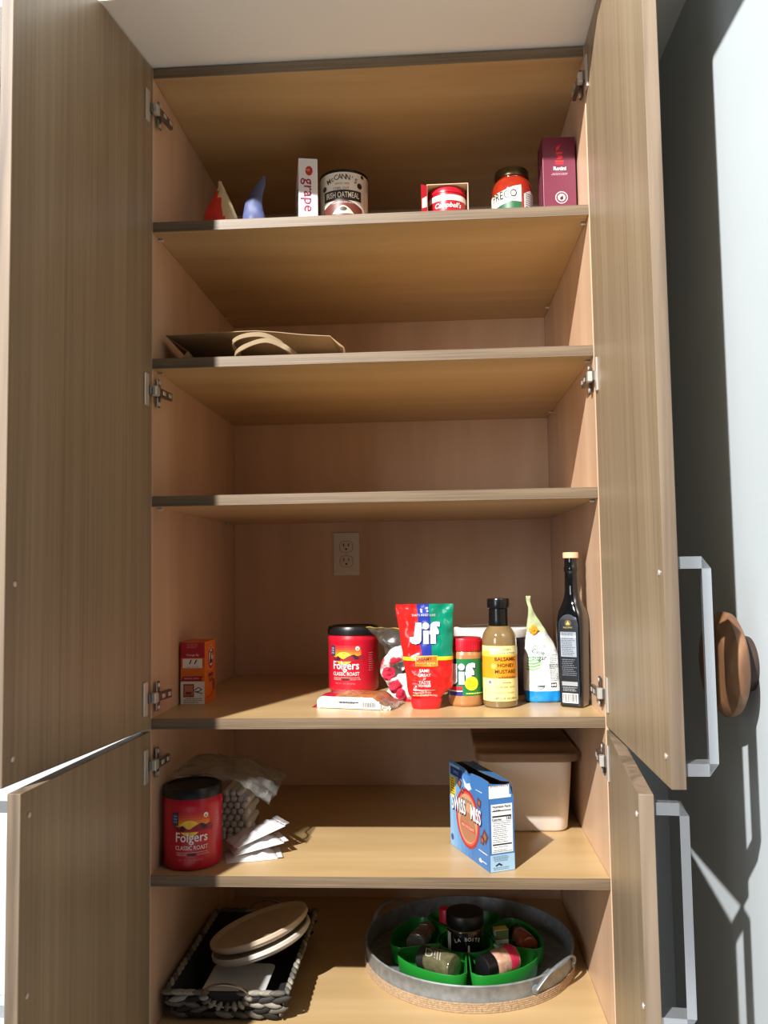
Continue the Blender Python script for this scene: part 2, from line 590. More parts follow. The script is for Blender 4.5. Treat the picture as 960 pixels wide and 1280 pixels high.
# ------------------------------------------------------------------ outlet on the cupboard's back
def outlet():
    t = thing('electrical_outlet', 'white double electrical socket plate on the back of the cupboard', 'outlet', (0.3020, D, 0.3150))
    ivory = mat((226, 222, 212), 0.4, 0, 0.01)
    bm = bmesh.new(); box(bm, (-0.035, -0.0055, -0.057), (0.035, -0.0002, 0.057), 0.0025)
    obj('cover_plate', bm, ivory, t, 40)
    for zc in (0.0195, -0.0195):
        bm = bmesh.new()
        loft(bm, [(0, 0, 0, 0.0170, 0.0145, 3.0), (0.0022, 0, 0, 0.0170, 0.0145, 3.0), (0.0028, 0, 0, 0.0160, 0.0135, 3.0)], 36)
        bmesh.ops.transform(bm, matrix=Matrix.Translation((0, -0.0050, zc)) @ Matrix.Rotation(PI / 2, 4, 'X'), verts=bm.verts)
        r = obj('receptacle', bm, mat((222, 217, 206), 0.4, 0, 0.01), t, 30)
        dk = mat((30, 26, 24), 0.7, 0, 0.02)
        for sx in (-0.0065, 0.0065):
            bm = bmesh.new(); box(bm, (sx - 0.0012, -0.0081, zc + 0.0005), (sx + 0.0012, -0.0070, zc + 0.0085), 0)
            obj('slot', bm, dk, r, 0)
        bm = bmesh.new(); lathe(bm, [(0.0026, 0.0), (0.0026, 0.0011)], 14, M=Matrix.Translation((0, -0.0070, zc - 0.0068)) @ Matrix.Rotation(PI / 2, 4, 'X'))
        obj('ground_hole', bm, dk, r, 0)
        bm = bmesh.new()
        ring = [p for p in superring(0, 0, 0, 0.0174, 0.0149, 3.0, 40)]
        tube(bm, [(p.x, -0.0056, zc + p.y) for p in ring], 0.0006, 6, closed=True)
        obj('rim_groove', bm, mat((120, 112, 100), 0.6), r, 50)
    bm = bmesh.new(); lathe(bm, [(0.003, 0), (0.003, 0.001), (0.002, 0.0015)], 14, M=Matrix.Translation((0, -0.0052, 0)) @ Matrix.Rotation(PI / 2, 4, 'X'))
    obj('screw', bm, nickel, t)
outlet()

# ------------------------------------------------------------------ wooden knob on the right wall
def wall_knob():
    t = thing('wall_knob', 'round chunky brown wooden knob fixed to the white wall beside the open door', 'knob', (1.0, -0.280, 0.1255))
    walnut = wood('acacia', (62, 40, 28), (118, 82, 56), (164, 122, 86), 'z', 80, 0.16, 0.5, 0.8)
    R = Matrix.Rotation(-PI / 2, 4, 'Y')
    bm = bmesh.new(); lathe(bm, [(0.040, 0.0006), (0.041, 0.004), (0.041, 0.018), (0.039, 0.0215)], 48, M=R)
    o = obj('base', bm, mat((62, 44, 34), 0.6, 0, 0.2, 30), t); o['label'] = 'smaller dark wooden base disc'
    bm = bmesh.new(); lathe(bm, [(0.055, 0.0215), (0.068, 0.0230), (0.0750, 0.027), (0.0775, 0.034), (0.0768, 0.0395), (0.0640, 0.0535), (0.0610, 0.0550), (0.045, 0.0562), (0.02, 0.0567)], 64, M=R)
    obj('disc', bm, walnut, t, 28)
wall_knob()

# ================================================================== THINGS ON THE SHELVES
# ------------------------------------------------------------------ coffee canisters
def coffee_canister(label, R, H, loc, rotz):
    t = thing('coffee_canister', label, 'canister', loc, rotz, 'red coffee canisters')
    red = mat((196, 22, 44), 0.32, 0, 0.03)
    blk = mat((20, 20, 21), 0.35, 0, 0.05)
    bm = bmesh.new()
    k = H / 0.151
    prof = [(R * 0.90, 0.0), (R * 0.965, 0.003 * k), (R * 0.985, 0.008 * k), (R * 0.985, 0.112 * k), (R * 1.0, 0.117 * k), (R * 1.0, 0.124 * k), (R * 0.965, 0.128 * k), (R * 0.965, 0.136 * k)]
    lathe(bm, prof, 56)
    obj('body', bm, red, t, 40)
    bm = bmesh.new()
    lathe(bm, [(R * 0.968, 0.131 * k), (R * 1.005, 0.1315 * k), (R * 1.01, 0.139 * k), (R * 1.0, 0.1455 * k), (R * 0.965, 0.150 * k), (R * 0.86, 0.151 * k), (R * 0.84, 0.1485 * k)], 56)
    obj('lid', bm, blk, t, 40)
    Rr = R * 0.985
    p = Print(map_cyl(Rr), 0.003)
    q = R / 0.0584
    def U(a): return a * q
    def V(a): return a * k
    # sunrise
    cols = [(250, 206, 50), (250, 188, 40), (247, 160, 38), (240, 128, 38), (230, 98, 40), (218, 66, 42), (206, 44, 44)]
    for i, c in enumerate(cols):
        p.rect(U(-0.034), V(0.074 + i * 0.0048), U(0.034), V(0.074 + (i + 1) * 0.0048), c, 0)
    for i, c in enumerate(cols[:4]):
        hw = 0.020 - i * 0.0035
        p.disc(U(-0.006), V(0.079 + i * 0.001), U(hw), (252, 214 - 8 * i, 70 - 6 * i), 1, V(hw * 0.72))
    p.poly([(U(-0.040), V(0.072)), (U(-0.040), V(0.080)), (U(-0.033), V(0.083)), (U(-0.027), V(0.0815)), (U(-0.020), V(0.0845)), (U(-0.012), V(0.079)), (U(-0.006), V(0.077)), (U(0.002), V(0.082)), (U(0.010), V(0.086)), (U(0.018), V(0.088)), (U(0.026), V(0.084)), (U(0.034), V(0.087)), (U(0.041), V(0.082)), (U(0.041), V(0.072))], (150, 30, 44), 2)
    p.poly([(U(-0.033), V(0.083)), (U(-0.026), V(0.0755)), (U(-0.020), V(0.0845)), (U(-0.012), V(0.079)), (U(-0.017), V(0.0735)), (U(-0.030), V(0.0735))], (70, 22, 40), 3)
    p.poly([(U(0.012), V(0.0868)), (U(0.018), V(0.088)), (U(0.026), V(0.084)), (U(0.030), V(0.079)), (U(0.021), V(0.076))], (72, 24, 46), 3)
    p.rect(U(-0.041), V(0.072), U(0.041), V(0.0745), (190, 24, 44), 3)
    p.rect(U(-0.0415), V(0.084), U(-0.028), V(0.107), (26, 34, 62), 3)
    p.rect(U(-0.0402), V(0.086), U(-0.0293), V(0.1055), (58, 78, 118), 4)
    p.disc(U(0.026), V(0.1015), U(0.0048), (246, 236, 226), 3)
    p.disc(U(0.026), V(0.1005), U(0.0018), (200, 60, 60), 4)
    p.rect(U(-0.033), V(0.0345), U(0.030), V(0.0352), (236, 200, 196), 3)
    p.rect(U(-0.010), V(0.0285), U(0.006), V(0.0332), (92, 20, 30), 3)
    lab = p.done('label', t)
    p = Print(map_cyl(Rr), 0.003)
    p.text('Folgers', U(-0.0025), V(0.0620), 0.0255 * q, (250, 240, 234), 5, bold=0.012, sx=0.86)
    p.text('CLASSIC ROAST', U(-0.0025), V(0.0432), 0.0112 * q, (246, 226, 218), 5, bold=0.012, sx=0.80)
    p.text('MEDIUM', U(-0.0225), V(0.0308), 0.0052 * q, (236, 196, 190), 5)
    p.text('GROUND COFFEE', U(0.0205), V(0.0308), 0.0036 * q, (236, 196, 190), 5, sx=0.8)
    p.text('NET WT 10.3 OZ (292g)', U(-0.004), V(0.0215), 0.0046 * q, (222, 130, 130), 5)
    p.text('100%', U(-0.0348), V(0.101), 0.0034 * q, (230, 232, 236), 6)
    p.text('PURE', U(-0.0348), V(0.0957), 0.0034 * q, (230, 232, 236), 6)
    p.text('COFFEE', U(-0.0348), V(0.0905), 0.0026 * q, (230, 232, 236), 6)
    p.lines(U(0.052), U(0.066), V(0.05), V(0.09), 9, (226, 170, 172), 3, 0.0006)
    p.done('lettering', lab)
    return t
coffee_canister('red coffee canister with black lid on the middle shelf behind a flat wrapped packet', 0.0580, 0.146, (0.3465, 0.366, Z4 + 0.0003), -0.20)
coffee_canister('red coffee canister with black lid beside the folded white packets on the lower shelf', 0.0560, 0.151, (0.0585, 0.0740, Z5 + 0.0003), 0.27)

# ------------------------------------------------------------------ baking soda box
def soda_box():
    t = thing('baking_soda_box', 'small orange and white baking soda carton with red top band by the left wall', 'box', (0.0305, 0.2075, Z4), 0.0)
    w_, d_, h_ = 0.0515, 0.083, 0.128
    bm = bmesh.new(); box(bm, (-w_ / 2, -d_ / 2, 0.0002), (w_ / 2, d_ / 2, h_), 0.0008)
    obj('carton', bm, mat((226, 118, 36), 0.5, 0, 0.03), t, 0)
    p = Print(map_front(-d_ / 2, 0, 0), None)
    x = w_ / 2 - 0.0004
    p.rect(-x, 0.0008, x, 0.047, (236, 233, 226), 0)
    p.rect(-x, 0.096, x, 0.1272, (176, 28, 52), 0)
    p.rect(-x, 0.078, x, 0.096, (214, 92, 36), 0)
    p.rect(-0.021, 0.0745, 0.0205, 0.094, (240, 238, 232), 1)
    p.poly([(-x, 0.048), (0.021, 0.048), (0.018, 0.0525), (0.022, 0.058), (-0.020, 0.0575), (-0.0222, 0.0525)], (166, 26, 56), 1)
    p.rect(-0.0195, 0.015, 0.003, 0.042, (150, 74, 60), 1)
    p.rect(-0.017, 0.019, 0.0005, 0.039, (196, 128, 104), 2)
    p.rect(-0.0145, 0.0205, -0.002, 0.026, (128, 44, 40), 3)
    for (a, b) in (((0.003, 0.029), (0.012, 0.035)), ((0.012, 0.035), (0.0195, 0.031)), ((0.0195, 0.031), (0.013, 0.0265)), ((0.013, 0.0265), (0.004, 0.0265)), ((0.004, 0.0265), (0.021, 0.0225))):
        dx, dy = b[0] - a[0], b[1] - a[1]; L = math.hypot(dx, dy); nx, ny = -dy / L * 0.0009, dx / L * 0.0009
        p.poly([(a[0] + nx, a[1] + ny), (b[0] + nx, b[1] + ny), (b[0] - nx, b[1] - ny), (a[0] - nx, a[1] - ny)], (86, 60, 96), 2)
    p.lines(-0.019, 0.020, 0.004, 0.0115, 3, (60, 56, 58), 2, 0.0012)
    p.lines(-0.014, 0.012, 0.116, 0.124, 4, (226, 140, 140), 1, 0.0008)
    lab = p.done('front_label', t)
    p = Print(map_front(-d_ / 2, 0, 0), None)
    p.text('Change By', 0.0, 0.1015, 0.0062, (246, 224, 214), 2)
    p.text('/ /', 0.001, 0.087, 0.0115, (36, 34, 44), 3, bold=0.03, sx=1.7)
    p.text('MONTH   DAY   YEAR', 0.0, 0.0765, 0.0026, (90, 84, 80), 3)
    p.text('BAKING SODA', -0.002, 0.0532, 0.0048, (244, 218, 206), 3)
    p.done('lettering', lab)
    p = Print(map_plane((w_ / 2, 0, 0), (0, 1, 0), (0, 0, 1)), None)
    p.disc(0.004, 0.092, 0.0265, (238, 190, 130), 0, n=40)
    p.disc(0.004, 0.092, 0.0245, (190, 34, 44), 1, n=40)
    p.disc(0.004, 0.092, 0.0170, (236, 226, 214), 2, n=40)
    # flexed arm holding a hammer
    p.poly([(-0.008, 0.080), (0.014, 0.080), (0.0165, 0.086), (0.013, 0.089), (0.005, 0.087), (0.006, 0.097), (0.003, 0.1025), (-0.002, 0.102), (-0.003, 0.092), (-0.008, 0.087)], (60, 48, 52), 3)
    p.poly([(-0.007, 0.1035), (0.012, 0.1005), (0.0125, 0.103), (-0.0065, 0.1062)], (120, 50, 40), 4)
    p.poly([(0.0095, 0.0965), (0.0145, 0.0955), (0.0160, 0.1070), (0.0110, 0.1078)], (60, 48, 52), 4)
    p.poly([(-0.030, 0.010), (0.010, 0.012), (0.038, 0.030), (0.038, 0.033), (0.008, 0.0155), (-0.030, 0.0135)], (180, 84, 22), 1)
    p.disc(0.026, 0.033, 0.0085, (150, 60, 60), 2, 0.013)
    lab = p.done('side_label', t)
    p = Print(map_plane((w_ / 2, 0, 0), (0, 1, 0), (0, 0, 1)), None)
    p.text('ARM & HAMMER', 0.003, 0.1115, 0.0060, (246, 236, 220), 5, sx=0.8, arc=-0.0)
    p.text('Baking', 0.002, 0.0575, 0.013, (56, 44, 96), 3, bold=0.02, rot=0.06)
    p.text('Soda', 0.003, 0.0460, 0.013, (56, 44, 96), 3, bold=0.02, rot=0.06)
    p.done('lettering', lab)
soda_box()

# ------------------------------------------------------------------ flat wrapped snack packet in front of the canister
def packet():
    t = thing('snack_packet', 'flat wrapped biscuit packet with white barcode side lying before the red canister', 'packet', (0.3730, 0.1450, Z4), -0.255)
    # local x along the front (0.13 long), y depth
    bm = bmesh.new()
    secs = []
    n = 24
    rings = []
    for i in range(n + 1):
        x = -0.0665 + 0.133 * i / n
        e = min(1, (n - i) / 3, (i + 0.6) / 2)
        h = 0.025 * (0.35 + 0.65 * max(0, e)) ** 0.7
        r = []
        for y, z in ((-0.046, 0.0006), (-0.0465, 0.3 * h), (-0.0455, 0.92 * h), (-0.040, 1.0 * h), (-0.02, 1.06 * h), (0.0, 1.0 * h), (0.02, 1.05 * h), (0.040, 1.0 * h), (0.0455, 0.8 * h), (0.046, 0.0006)):
            r.append(Vector((x, y, z + (0.0012 * noise.noise(Vector((x * 90, y * 90, 0))) if z > 0.002 else 0))))
        rings.append(r)
    ring_skin(bm, rings, True, 0, True, True, mif=lambda k, i: 1 if (i < 2) else (2 if (k < 7 and i < 8) else 0))
    obj('wrapper', bm, [mat((176, 112, 66), 0.22, 0, 0.35, 90, 0.3, 120), mat((232, 228, 224), 0.4), mat((178, 30, 52), 0.3, 0, 0.2, 60)], t, 50)
    # crimped silver end
    bm = bmesh.new()
    rings = []
    for i in range(10):
        x = 0.0655 + i * 0.0026
        r = []
        hh = 0.013 * (1 - i / 9) ** 0.6 + 0.0012
        for y, z in ((-0.044, 0.0006), (-0.042, hh * 0.7), (-0.02, hh), (0.0, hh * 0.9), (0.02, hh), (0.042, hh * 0.7), (0.044, 0.0006)):
            r.append(Vector((x + 0.004 * math.sin(y * 220), y, z + (0.0035 * noise.noise(Vector((x * 160, y * 120, 3))) + 0.001 if z > 0.001 else 0))))
        rings.append(r)
    ring_skin(bm, rings, True, 0, True, True)
    c = obj('crimped_end', bm, mat((176, 150, 124), 0.18, 0.6, 0.3, 120, 0.4, 160), t, 30); c['label'] = 'crinkled clear end of the wrapper'
    bm = bmesh.new()
    rings = []
    for i in range(6):
        x = -0.066 - i * 0.0025
        rings.append([Vector((x, y, max(0.0008, z + 0.0025 * noise.noise(Vector((x * 200, y * 200, 1)))))) for y, z in ((-0.045, 0.001), (-0.02, 0.012 - i * 0.0016), (0.02, 0.012 - i * 0.0016), (0.045, 0.001))])
    ring_skin(bm, rings, True, 0, True, True)
    obj('crimped_end', bm, mat((178, 30, 52), 0.3, 0, 0.2, 60), t, 30)
    p = Print(lambda u, v, l: Vector((u, -0.0466 - l - 0.0004, v)), None)
    p.rect(-0.060, 0.0015, 0.0645, 0.0165, (236, 233, 230), 0)
    p.barcode(0.026, 0.059, 0.0028, 0.0152, 11, 1)
    p.lines(-0.020, 0.022, 0.004, 0.0135, 4, (70, 70, 82), 1, 0.0011, 4)
    p.rect(-0.022, 0.0118, 0.022, 0.0134, (54, 54, 70), 2)
    p.done('side_print', t)
packet()

# ------------------------------------------------------------------ clear bread bag with a yellow top edge, and the floral cloth in front of it
def bread_bag():
    t = thing('plastic_food_bag', 'limp clear plastic food bag with yellow printed top edge behind the red squeeze pouch', 'bag', (0.455, 0.300, Z4), 0.0)
    bm = bmesh.new()
    secs = densify([(0.001, 0.030, 0, 0.050, 0.030, 2.2), (0.05, 0.026, 0, 0.052, 0.030, 2.2), (0.10, 0.016, 0, 0.050, 0.020, 2.2), (0.126, -0.002, -0.004, 0.052, 0.010, 2.2), (0.146, -0.014, -0.012, 0.058, 0.004, 2.2)], 0.006)
    loft(bm, secs, 40, wrinkle=0.006, wscale=42, cap=False)
    obj('film', bm, film('clear_food_film', (196, 188, 174), 0.13, 0.2, 0.6), t, 60)
    bm = bmesh.new()
    pts = [(-0.072 + 0.115 * i / 14, -0.014 + 0.003 * math.sin(i * 1.1), 0.1465 - 0.006 * (i / 14) + 0.0012 * math.sin(i * 1.9)) for i in range(15)]
    tube(bm, pts, 0.0022, 6, flat=0.5)
    e = obj('printed_edge', bm, mat((214, 178, 40), 0.35), t, 60); e['label'] = 'yellow printed strip'
bread_bag()
def floral_cloth():
    t = thing('floral_cloth', 'crumpled white cloth with red roses tucked between the canister and the squeeze pouch', 'cloth', (0.4500, 0.215, Z4), 0.0)
    fab = spotted('rose_fabric', (228, 222, 214), (196, 30, 62), (150, 146, 138), 26)
    bm = bmesh.new()
    path = smoothpath([(0.050, 0.0, 0.104), (0.020, -0.004, 0.099), (-0.008, -0.006, 0.086), (-0.022, -0.008, 0.064), (-0.010, -0.010, 0.044), (0.012, -0.008, 0.036), (0.045, -0.004, 0.048)], 7)
    tube(bm, path, lambda s: 0.0135 + 0.004 * math.sin(s * 9), 14)
    bmesh.ops.subdivide_edges(bm, edges=bm.edges[:], cuts=1)
    crumple(bm, 0.0045, 60)
    obj('loop', bm, fab, t, 60)
    bm = bmesh.new()
    loft(bm, densify([(0.0003, 0.030, 0, 0.046, 0.030, 2.1), (0.015, 0.030, 0, 0.052, 0.034, 2.1), (0.03, 0.036, 0, 0.044, 0.028, 2.1), (0.05, 0.044, 0, 0.028, 0.02, 2.1), (0.058, 0.046, 0, 0.010, 0.01, 2.1)], 0.004), 36, wrinkle=0.007, wscale=70)
    obj('fold', bm, fab, t, 60)
    rose = mat((190, 26, 58), 0.75, 0, 0.25, 90)
    for (x, y, z, r) in ((-0.014, -0.022, 0.058, 0.0135), (-0.002, -0.026, 0.030, 0.012), (0.012, -0.033, 0.016, 0.011)):
        bm = bmesh.new()
        for k, rr in enumerate((1.0, 0.7, 0.4)):
            lathe(bm, [(r * rr, 0), (r * rr * 0.92, 0.0022), (r * rr * 0.6, 0.003)], 18, c=(0, 0, k * 0.0016), M=Matrix.Translation((x, y, z)) @ Matrix.Rotation(PI / 2, 4, 'X'), a0=k)
        crumple(bm, 0.0045, 110, 2)
        obj('rose', bm, rose, t, 50)
floral_cloth()

def jif(p, u0, v0, k, lay=3):
    """three chunky white letters with a navy drop edge"""
    J = [(-0.005, 0.0405), (-0.016, 0.0405), (-0.016, 0.0105), (-0.0175, 0.0090), (-0.0195, 0.0095), (-0.0200, 0.0130), (-0.0280, 0.0130), (-0.0275, 0.0055), (-0.0235, 0.0010), (-0.0165, -0.0008), (-0.0095, 0.0008), (-0.0055, 0.0055)]
    I = [(-0.0015, 0.0), (0.0090, 0.0), (0.0090, 0.0250), (-0.0015, 0.0250)]
    F = [(0.0125, 0.0), (0.0230, 0.0), (0.0230, 0.0185), (0.0290, 0.0185), (0.0290, 0.0250), (0.0230, 0.0250), (0.0230, 0.0310), (0.0245, 0.0335), (0.0310, 0.0325), (0.0310, 0.0410), (0.0250, 0.0425), (0.0175, 0.0410), (0.0135, 0.0365), (0.0125, 0.0310), (0.0125, 0.0250), (0.0105, 0.0250), (0.0105, 0.0185), (0.0125, 0.0185)]
    for dx, dv, col, ly in ((0.0017, -0.0016, (22, 34, 92), lay), (0, 0, (247, 249, 251), lay + 2)):
        for P_ in (J, I, F):
            p.poly([(u0 + k * x + dx, v0 + k * y + dv) for x, y in P_], col, ly)
        p.disc(u0 + k * 0.0038 + dx, v0 + k * 0.0345 + dv, k * 0.0064, col, ly)

# ------------------------------------------------------------------ squeeze pouch
def pouch():
    t = thing('squeeze_pouch', 'shiny red peanut butter pouch with blue and green top resting on its cap', 'pouch', (0.5140, 0.1070, Z4), 0.05)
    base = [(0.018, 0.0010, 0, 0.0275, 0.0150, 2.2), (0.026, 0.0010, 0, 0.0335, 0.0185, 2.3), (0.042, 0.0080, 0, 0.0450, 0.0215, 2.3), (0.060, 0.0080, 0, 0.0460, 0.0220, 2.1), (0.098, 0.0055, 0, 0.0490, 0.0195, 2.0), (0.150, 0.0025, 0, 0.0530, 0.0110, 2.0), (0.185, 0.0, 0, 0.0562, 0.0042, 2.0), (0.196, 0.0, 0, 0.0570, 0.0014, 2.0), (0.2035, 0.0, 0, 0.0560, 0.0010, 2.0)]
    secs = densify(base, 0.0035)
    n = 72
    red = mat((212, 34, 30), 0.14, 0, 0.02, 40, 0.0); blue = mat((44, 56, 146), 0.16, 0, 0.02); green = mat((10, 128, 98), 0.16, 0, 0.02); yel = mat((250, 206, 40), 0.2, 0, 0.02)
    def mif(k, i):
        z = secs[k][0]
        a = 2 * PI * (i + 0.5) / n - PI / 2
        s = math.cos(a)
        if z < 0.093: return 0
        if z < 0.0995: return 3
        if s < -0.30: return 0
        if s < 0.16: return 1
        return 2
    bm = bmesh.new()
    WR = 0.0058
    loft(bm, secs, n, mif=mif, wrinkle=WR, wscale=48)
    obj('pouch_body', bm, [red, blue, green, yel], t, 60)
    bm = bmesh.new()
    loft(bm, [(0.0003, 0, 0, 0.0255, 0.0165, 2.4), (0.002, 0, 0, 0.0275, 0.0180, 2.4), (0.012, 0.0005, 0, 0.0300, 0.0195, 2.4), (0.0185, 0.001, 0, 0.0310, 0.0200, 2.4), (0.0205, 0.001, 0, 0.0290, 0.0180, 2.4)], 48)
    obj('cap', bm, mat((224, 34, 40), 0.35, 0, 0.02), t, 40)
    f = map_loft(base, WR, 48)
    p = Print(f, 0.005, 0.005)
    p.rect(-0.020, 0.0835, 0.0235, 0.1035, (250, 196, 40), 1)
    p.rect(-0.0185, 0.0850, 0.0220, 0.1020, (226, 110, 34), 2)
    p.lines(-0.028, 0.020, 0.027, 0.037, 3, (246, 196, 188), 2, 0.0014, 5)
    p.lines(-0.028, 0.012, 0.018 + 0.008, 0.023 + 0.004, 1, (250, 220, 120), 2, 0.0014, 5)
    lab = p.done('label', t)
    p = Print(f, 0.005, 0.005)
    jif(p, -0.002, 0.1265, 1.0)
    p.text("THAT'S WHAT I LIKE", -0.002, 0.1815, 0.0062, (240, 236, 240), 4, sx=0.82)
    p.text('CREAMY', -0.004, 0.0970, 0.0082, (70, 24, 24), 4, bold=0.02)
    p.text('PEANUT BUTTER', 0.001, 0.0888, 0.0054, (250, 224, 120), 4, bold=0.01, sx=0.9)
    for i, (s_, z_) in enumerate((('SAME', 0.0745), ('GREAT', 0.0660), ('JIF', 0.0590), ('TASTE', 0.0520), ('SQUEEZE', 0.0460))):
        p.text(s_, -0.003, z_, 0.0082 if i in (0, 1, 3) else 0.0058, (250, 216, 210), 4, bold=0.015)
    p.text('Squeeze it on', -0.008, 0.0368, 0.0066, (250, 216, 210), 4, rot=-0.22, shear=0.3)
    p.text('NET WT 13 OZ (368g)', 0.0, 0.0290, 0.0046, (250, 216, 210), 4, rot=-0.12)
    p.done('lettering', lab)
pouch()

# ------------------------------------------------------------------ peanut butter jar
def pb_jar():
    t = thing('peanut_butter_jar', 'round peanut butter jar with red lid and green label half behind the squeeze pouch', 'jar', (0.5935, 0.1490, Z4), 0.30)
    R = 0.0355
    bm = bmesh.new()
    lathe(bm, [(R * 0.88, 0.0003), (R * 0.97, 0.003), (R, 0.008), (R, 0.098), (R * 0.97, 0.104), (R * 0.90, 0.107), (R * 0.90, 0.112)], 48)
    obj('jar_body', bm, mat((176, 124, 76), 0.2, 0, 0.04, 40, coat=0.5), t, 40)
    bm = bmesh.new()
    prof = [(R * 0.93, 0.1085), (R * 0.955, 0.109), (R * 0.955, 0.131), (R * 0.93, 0.1335), (R * 0.85, 0.1342)]
    lathe(bm, prof, 64)
    for i in range(48):
        a = 2 * PI * i / 48
        x, y = R * 0.962 * math.cos(a), R * 0.962 * math.sin(a)
        box(bm, (-0.0008, -0.0007, 0.110), (0.0008, 0.0007, 0.1295), 0, M=Matrix.Translation((x, y, 0)) @ Matrix.Rotation(a, 4, 'Z'))
    obj('lid', bm, mat((196, 20, 40), 0.35, 0, 0.02), t, 40)
    p = Print(map_cyl(R), 0.003)
    p.rect(-0.095, 0.022, -0.030, 0.094, (26, 36, 104), 0)
    p.rect(-0.030, 0.022, 0.052, 0.094, (22, 116, 62), 0)
    p.rect(-0.095, 0.022, -0.018, 0.031, (30, 40, 116), 1)
    p.rect(-0.095, 0.031, -0.018, 0.040, (198, 34, 44), 1)
    p.rect(-0.095, 0.030, -0.018, 0.032, (236, 236, 236), 2)
    p.disc(0.0005, 0.046, 0.0135, (246, 226, 40), 6, n=32)
    p.lines(-0.008, 0.009, 0.041, 0.051, 4, (110, 110, 30), 7, 0.0009)
    p.lines(-0.012, 0.040, 0.0255, 0.0262, 1, (226, 226, 90), 3, 0.0022, 3)
    p.rect(0.0265, 0.035, 0.0335, 0.085, (120, 176, 60), 2)
    p.lines(0.0275, 0.0325, 0.038, 0.084, 18, (236, 226, 90), 3, 0.0015, 3)
    lab = p.done('label', t)
    p = Print(map_cyl(R), 0.003)
    jif(p, -0.0230, 0.0440, 1.0)
    p.text('CREAMY', 0.030, 0.060, 0.006, (246, 236, 120), 4, rot=PI / 2)
    p.done('lettering', lab)
pb_jar()

# ------------------------------------------------------------------ mustard dressing bottle
def mustard():
    t = thing('dressing_bottle', 'glass honey mustard bottle with black cap and yellow label at the shelf front', 'bottle', (0.6610, 0.1270, Z4), 0.12)
    R = 0.0342
    bm = bmesh.new()
    lathe(bm, [(R * 0.85, 0.0003), (R * 0.96, 0.003), (R, 0.009), (R, 0.126), (R * 0.985, 0.134), (R * 0.93, 0.142), (R * 0.80, 0.150), (R * 0.62, 0.1565), (R * 0.50, 0.162), (R * 0.47, 0.170)], 48)
    obj('glass_body', bm, mat((130, 106, 68), 0.08, 0, 0.05, 60, coat=0.8), t, 40)
    bm = bmesh.new()
    lathe(bm, [(R * 0.575, 0.156), (R * 0.59, 0.158), (R * 0.575, 0.170), (R * 0.56, 0.192), (R * 0.64, 0.1935), (R * 0.65, 0.196), (R * 0.65, 0.209), (R * 0.62, 0.2118), (R * 0.5, 0.2122)], 40)
    obj('cap', bm, mat((16, 16, 17), 0.22, 0, 0.03), t, 35)
    p = Print(map_cyl(R), 0.003)
    p.rect(-0.052, 0.014, 0.052, 0.1205, (240, 226, 150), 0)
    p.rect(-0.052, 0.058, 0.052, 0.108, (236, 150, 24), 1)
    p.rect(-0.052, 0.100, 0.052, 0.110, (246, 196, 70), 2)
    p.rect(-0.026, 0.1035, 0.044, 0.1165, (240, 230, 170), 3)
    p.disc(-0.0265, 0.0505, 0.0052, (238, 236, 226), 2)
    p.disc(-0.0265, 0.0505, 0.0032, (120, 120, 110), 3)
    p.disc(-0.0185, 0.0815, 0.0050, (244, 200, 90), 2)
    p.lines(-0.010, 0.040, 0.0105 + 0.048, 0.0105 + 0.0482, 1, (110, 70, 20), 4, 0.0016)
    lab = p.done('label', t)
    p = Print(map_cyl(R), 0.003)
    ink = (74, 44, 14)
    p.text("COOK'S", 0.006, 0.1130, 0.0058, (96, 88, 50), 5)
    p.text('COUNTRY KITCHEN', 0.006, 0.1065, 0.0046, (96, 88, 50), 5)
    p.text('BALSAMIC', 0.006, 0.0950, 0.0098, ink, 5, bold=0.012)
    p.text('HONEY', 0.006, 0.0830, 0.0098, ink, 5, bold=0.012)
    p.text('MUSTARD', 0.006, 0.0710, 0.0098, ink, 5, bold=0.012)
    p.text('Dressing & Dip', 0.010, 0.0620, 0.0044, (130, 84, 20), 5)
    p.text('ORIGINAL', 0.006, 0.0500, 0.0040, ink, 5)
    p.text('GLUTEN FREE  VEGAN', 0.004, 0.0415, 0.0040, (110, 100, 56), 5)
    p.text('Handcrafted in small batches', 0.002, 0.0310, 0.0038, (120, 108, 60), 5)
    p.text('NET 12 FL OZ (355ml)', 0.006, 0.0195, 0.0050, ink, 5, bold=0.006)
    p.done('lettering', lab)
mustard()

# ------------------------------------------------------------------ navy tub with white lid
def tub():
    t = thing('oats_tub', 'wide navy blue tub with a white lid standing behind the mustard bottle', 'tub', (0.6620, 0.3300, Z4), 0.2)
    R = 0.0865
    bm = bmesh.new()
    lathe(bm, [(R * 0.95, 0.0003), (R * 0.975, 0.003), (R * 0.975, 0.124)], 64)
    obj('tub_body', bm, mat((24, 28, 62), 0.35, 0, 0.05), t, 40)
    bm = bmesh.new()
    lathe(bm, [(R * 0.99, 0.1225), (R * 1.0, 0.124), (R * 1.0, 0.140), (R * 0.97, 0.1425), (R * 0.90, 0.1428), (R * 0.88, 0.1405)], 64)
    obj('lid', bm, mat((236, 234, 228), 0.4, 0, 0.01), t, 40)
    p = Print(map_cyl(R * 0.976), 0.004)
    p.rect(0.056, 0.030, 0.098, 0.119, (196, 196, 198), 0)
    p.lines(0.059, 0.095, 0.035, 0.114, 17, (40, 40, 44), 1, 0.0018, 8)
    p.done('nutrition_label', t)
tub()

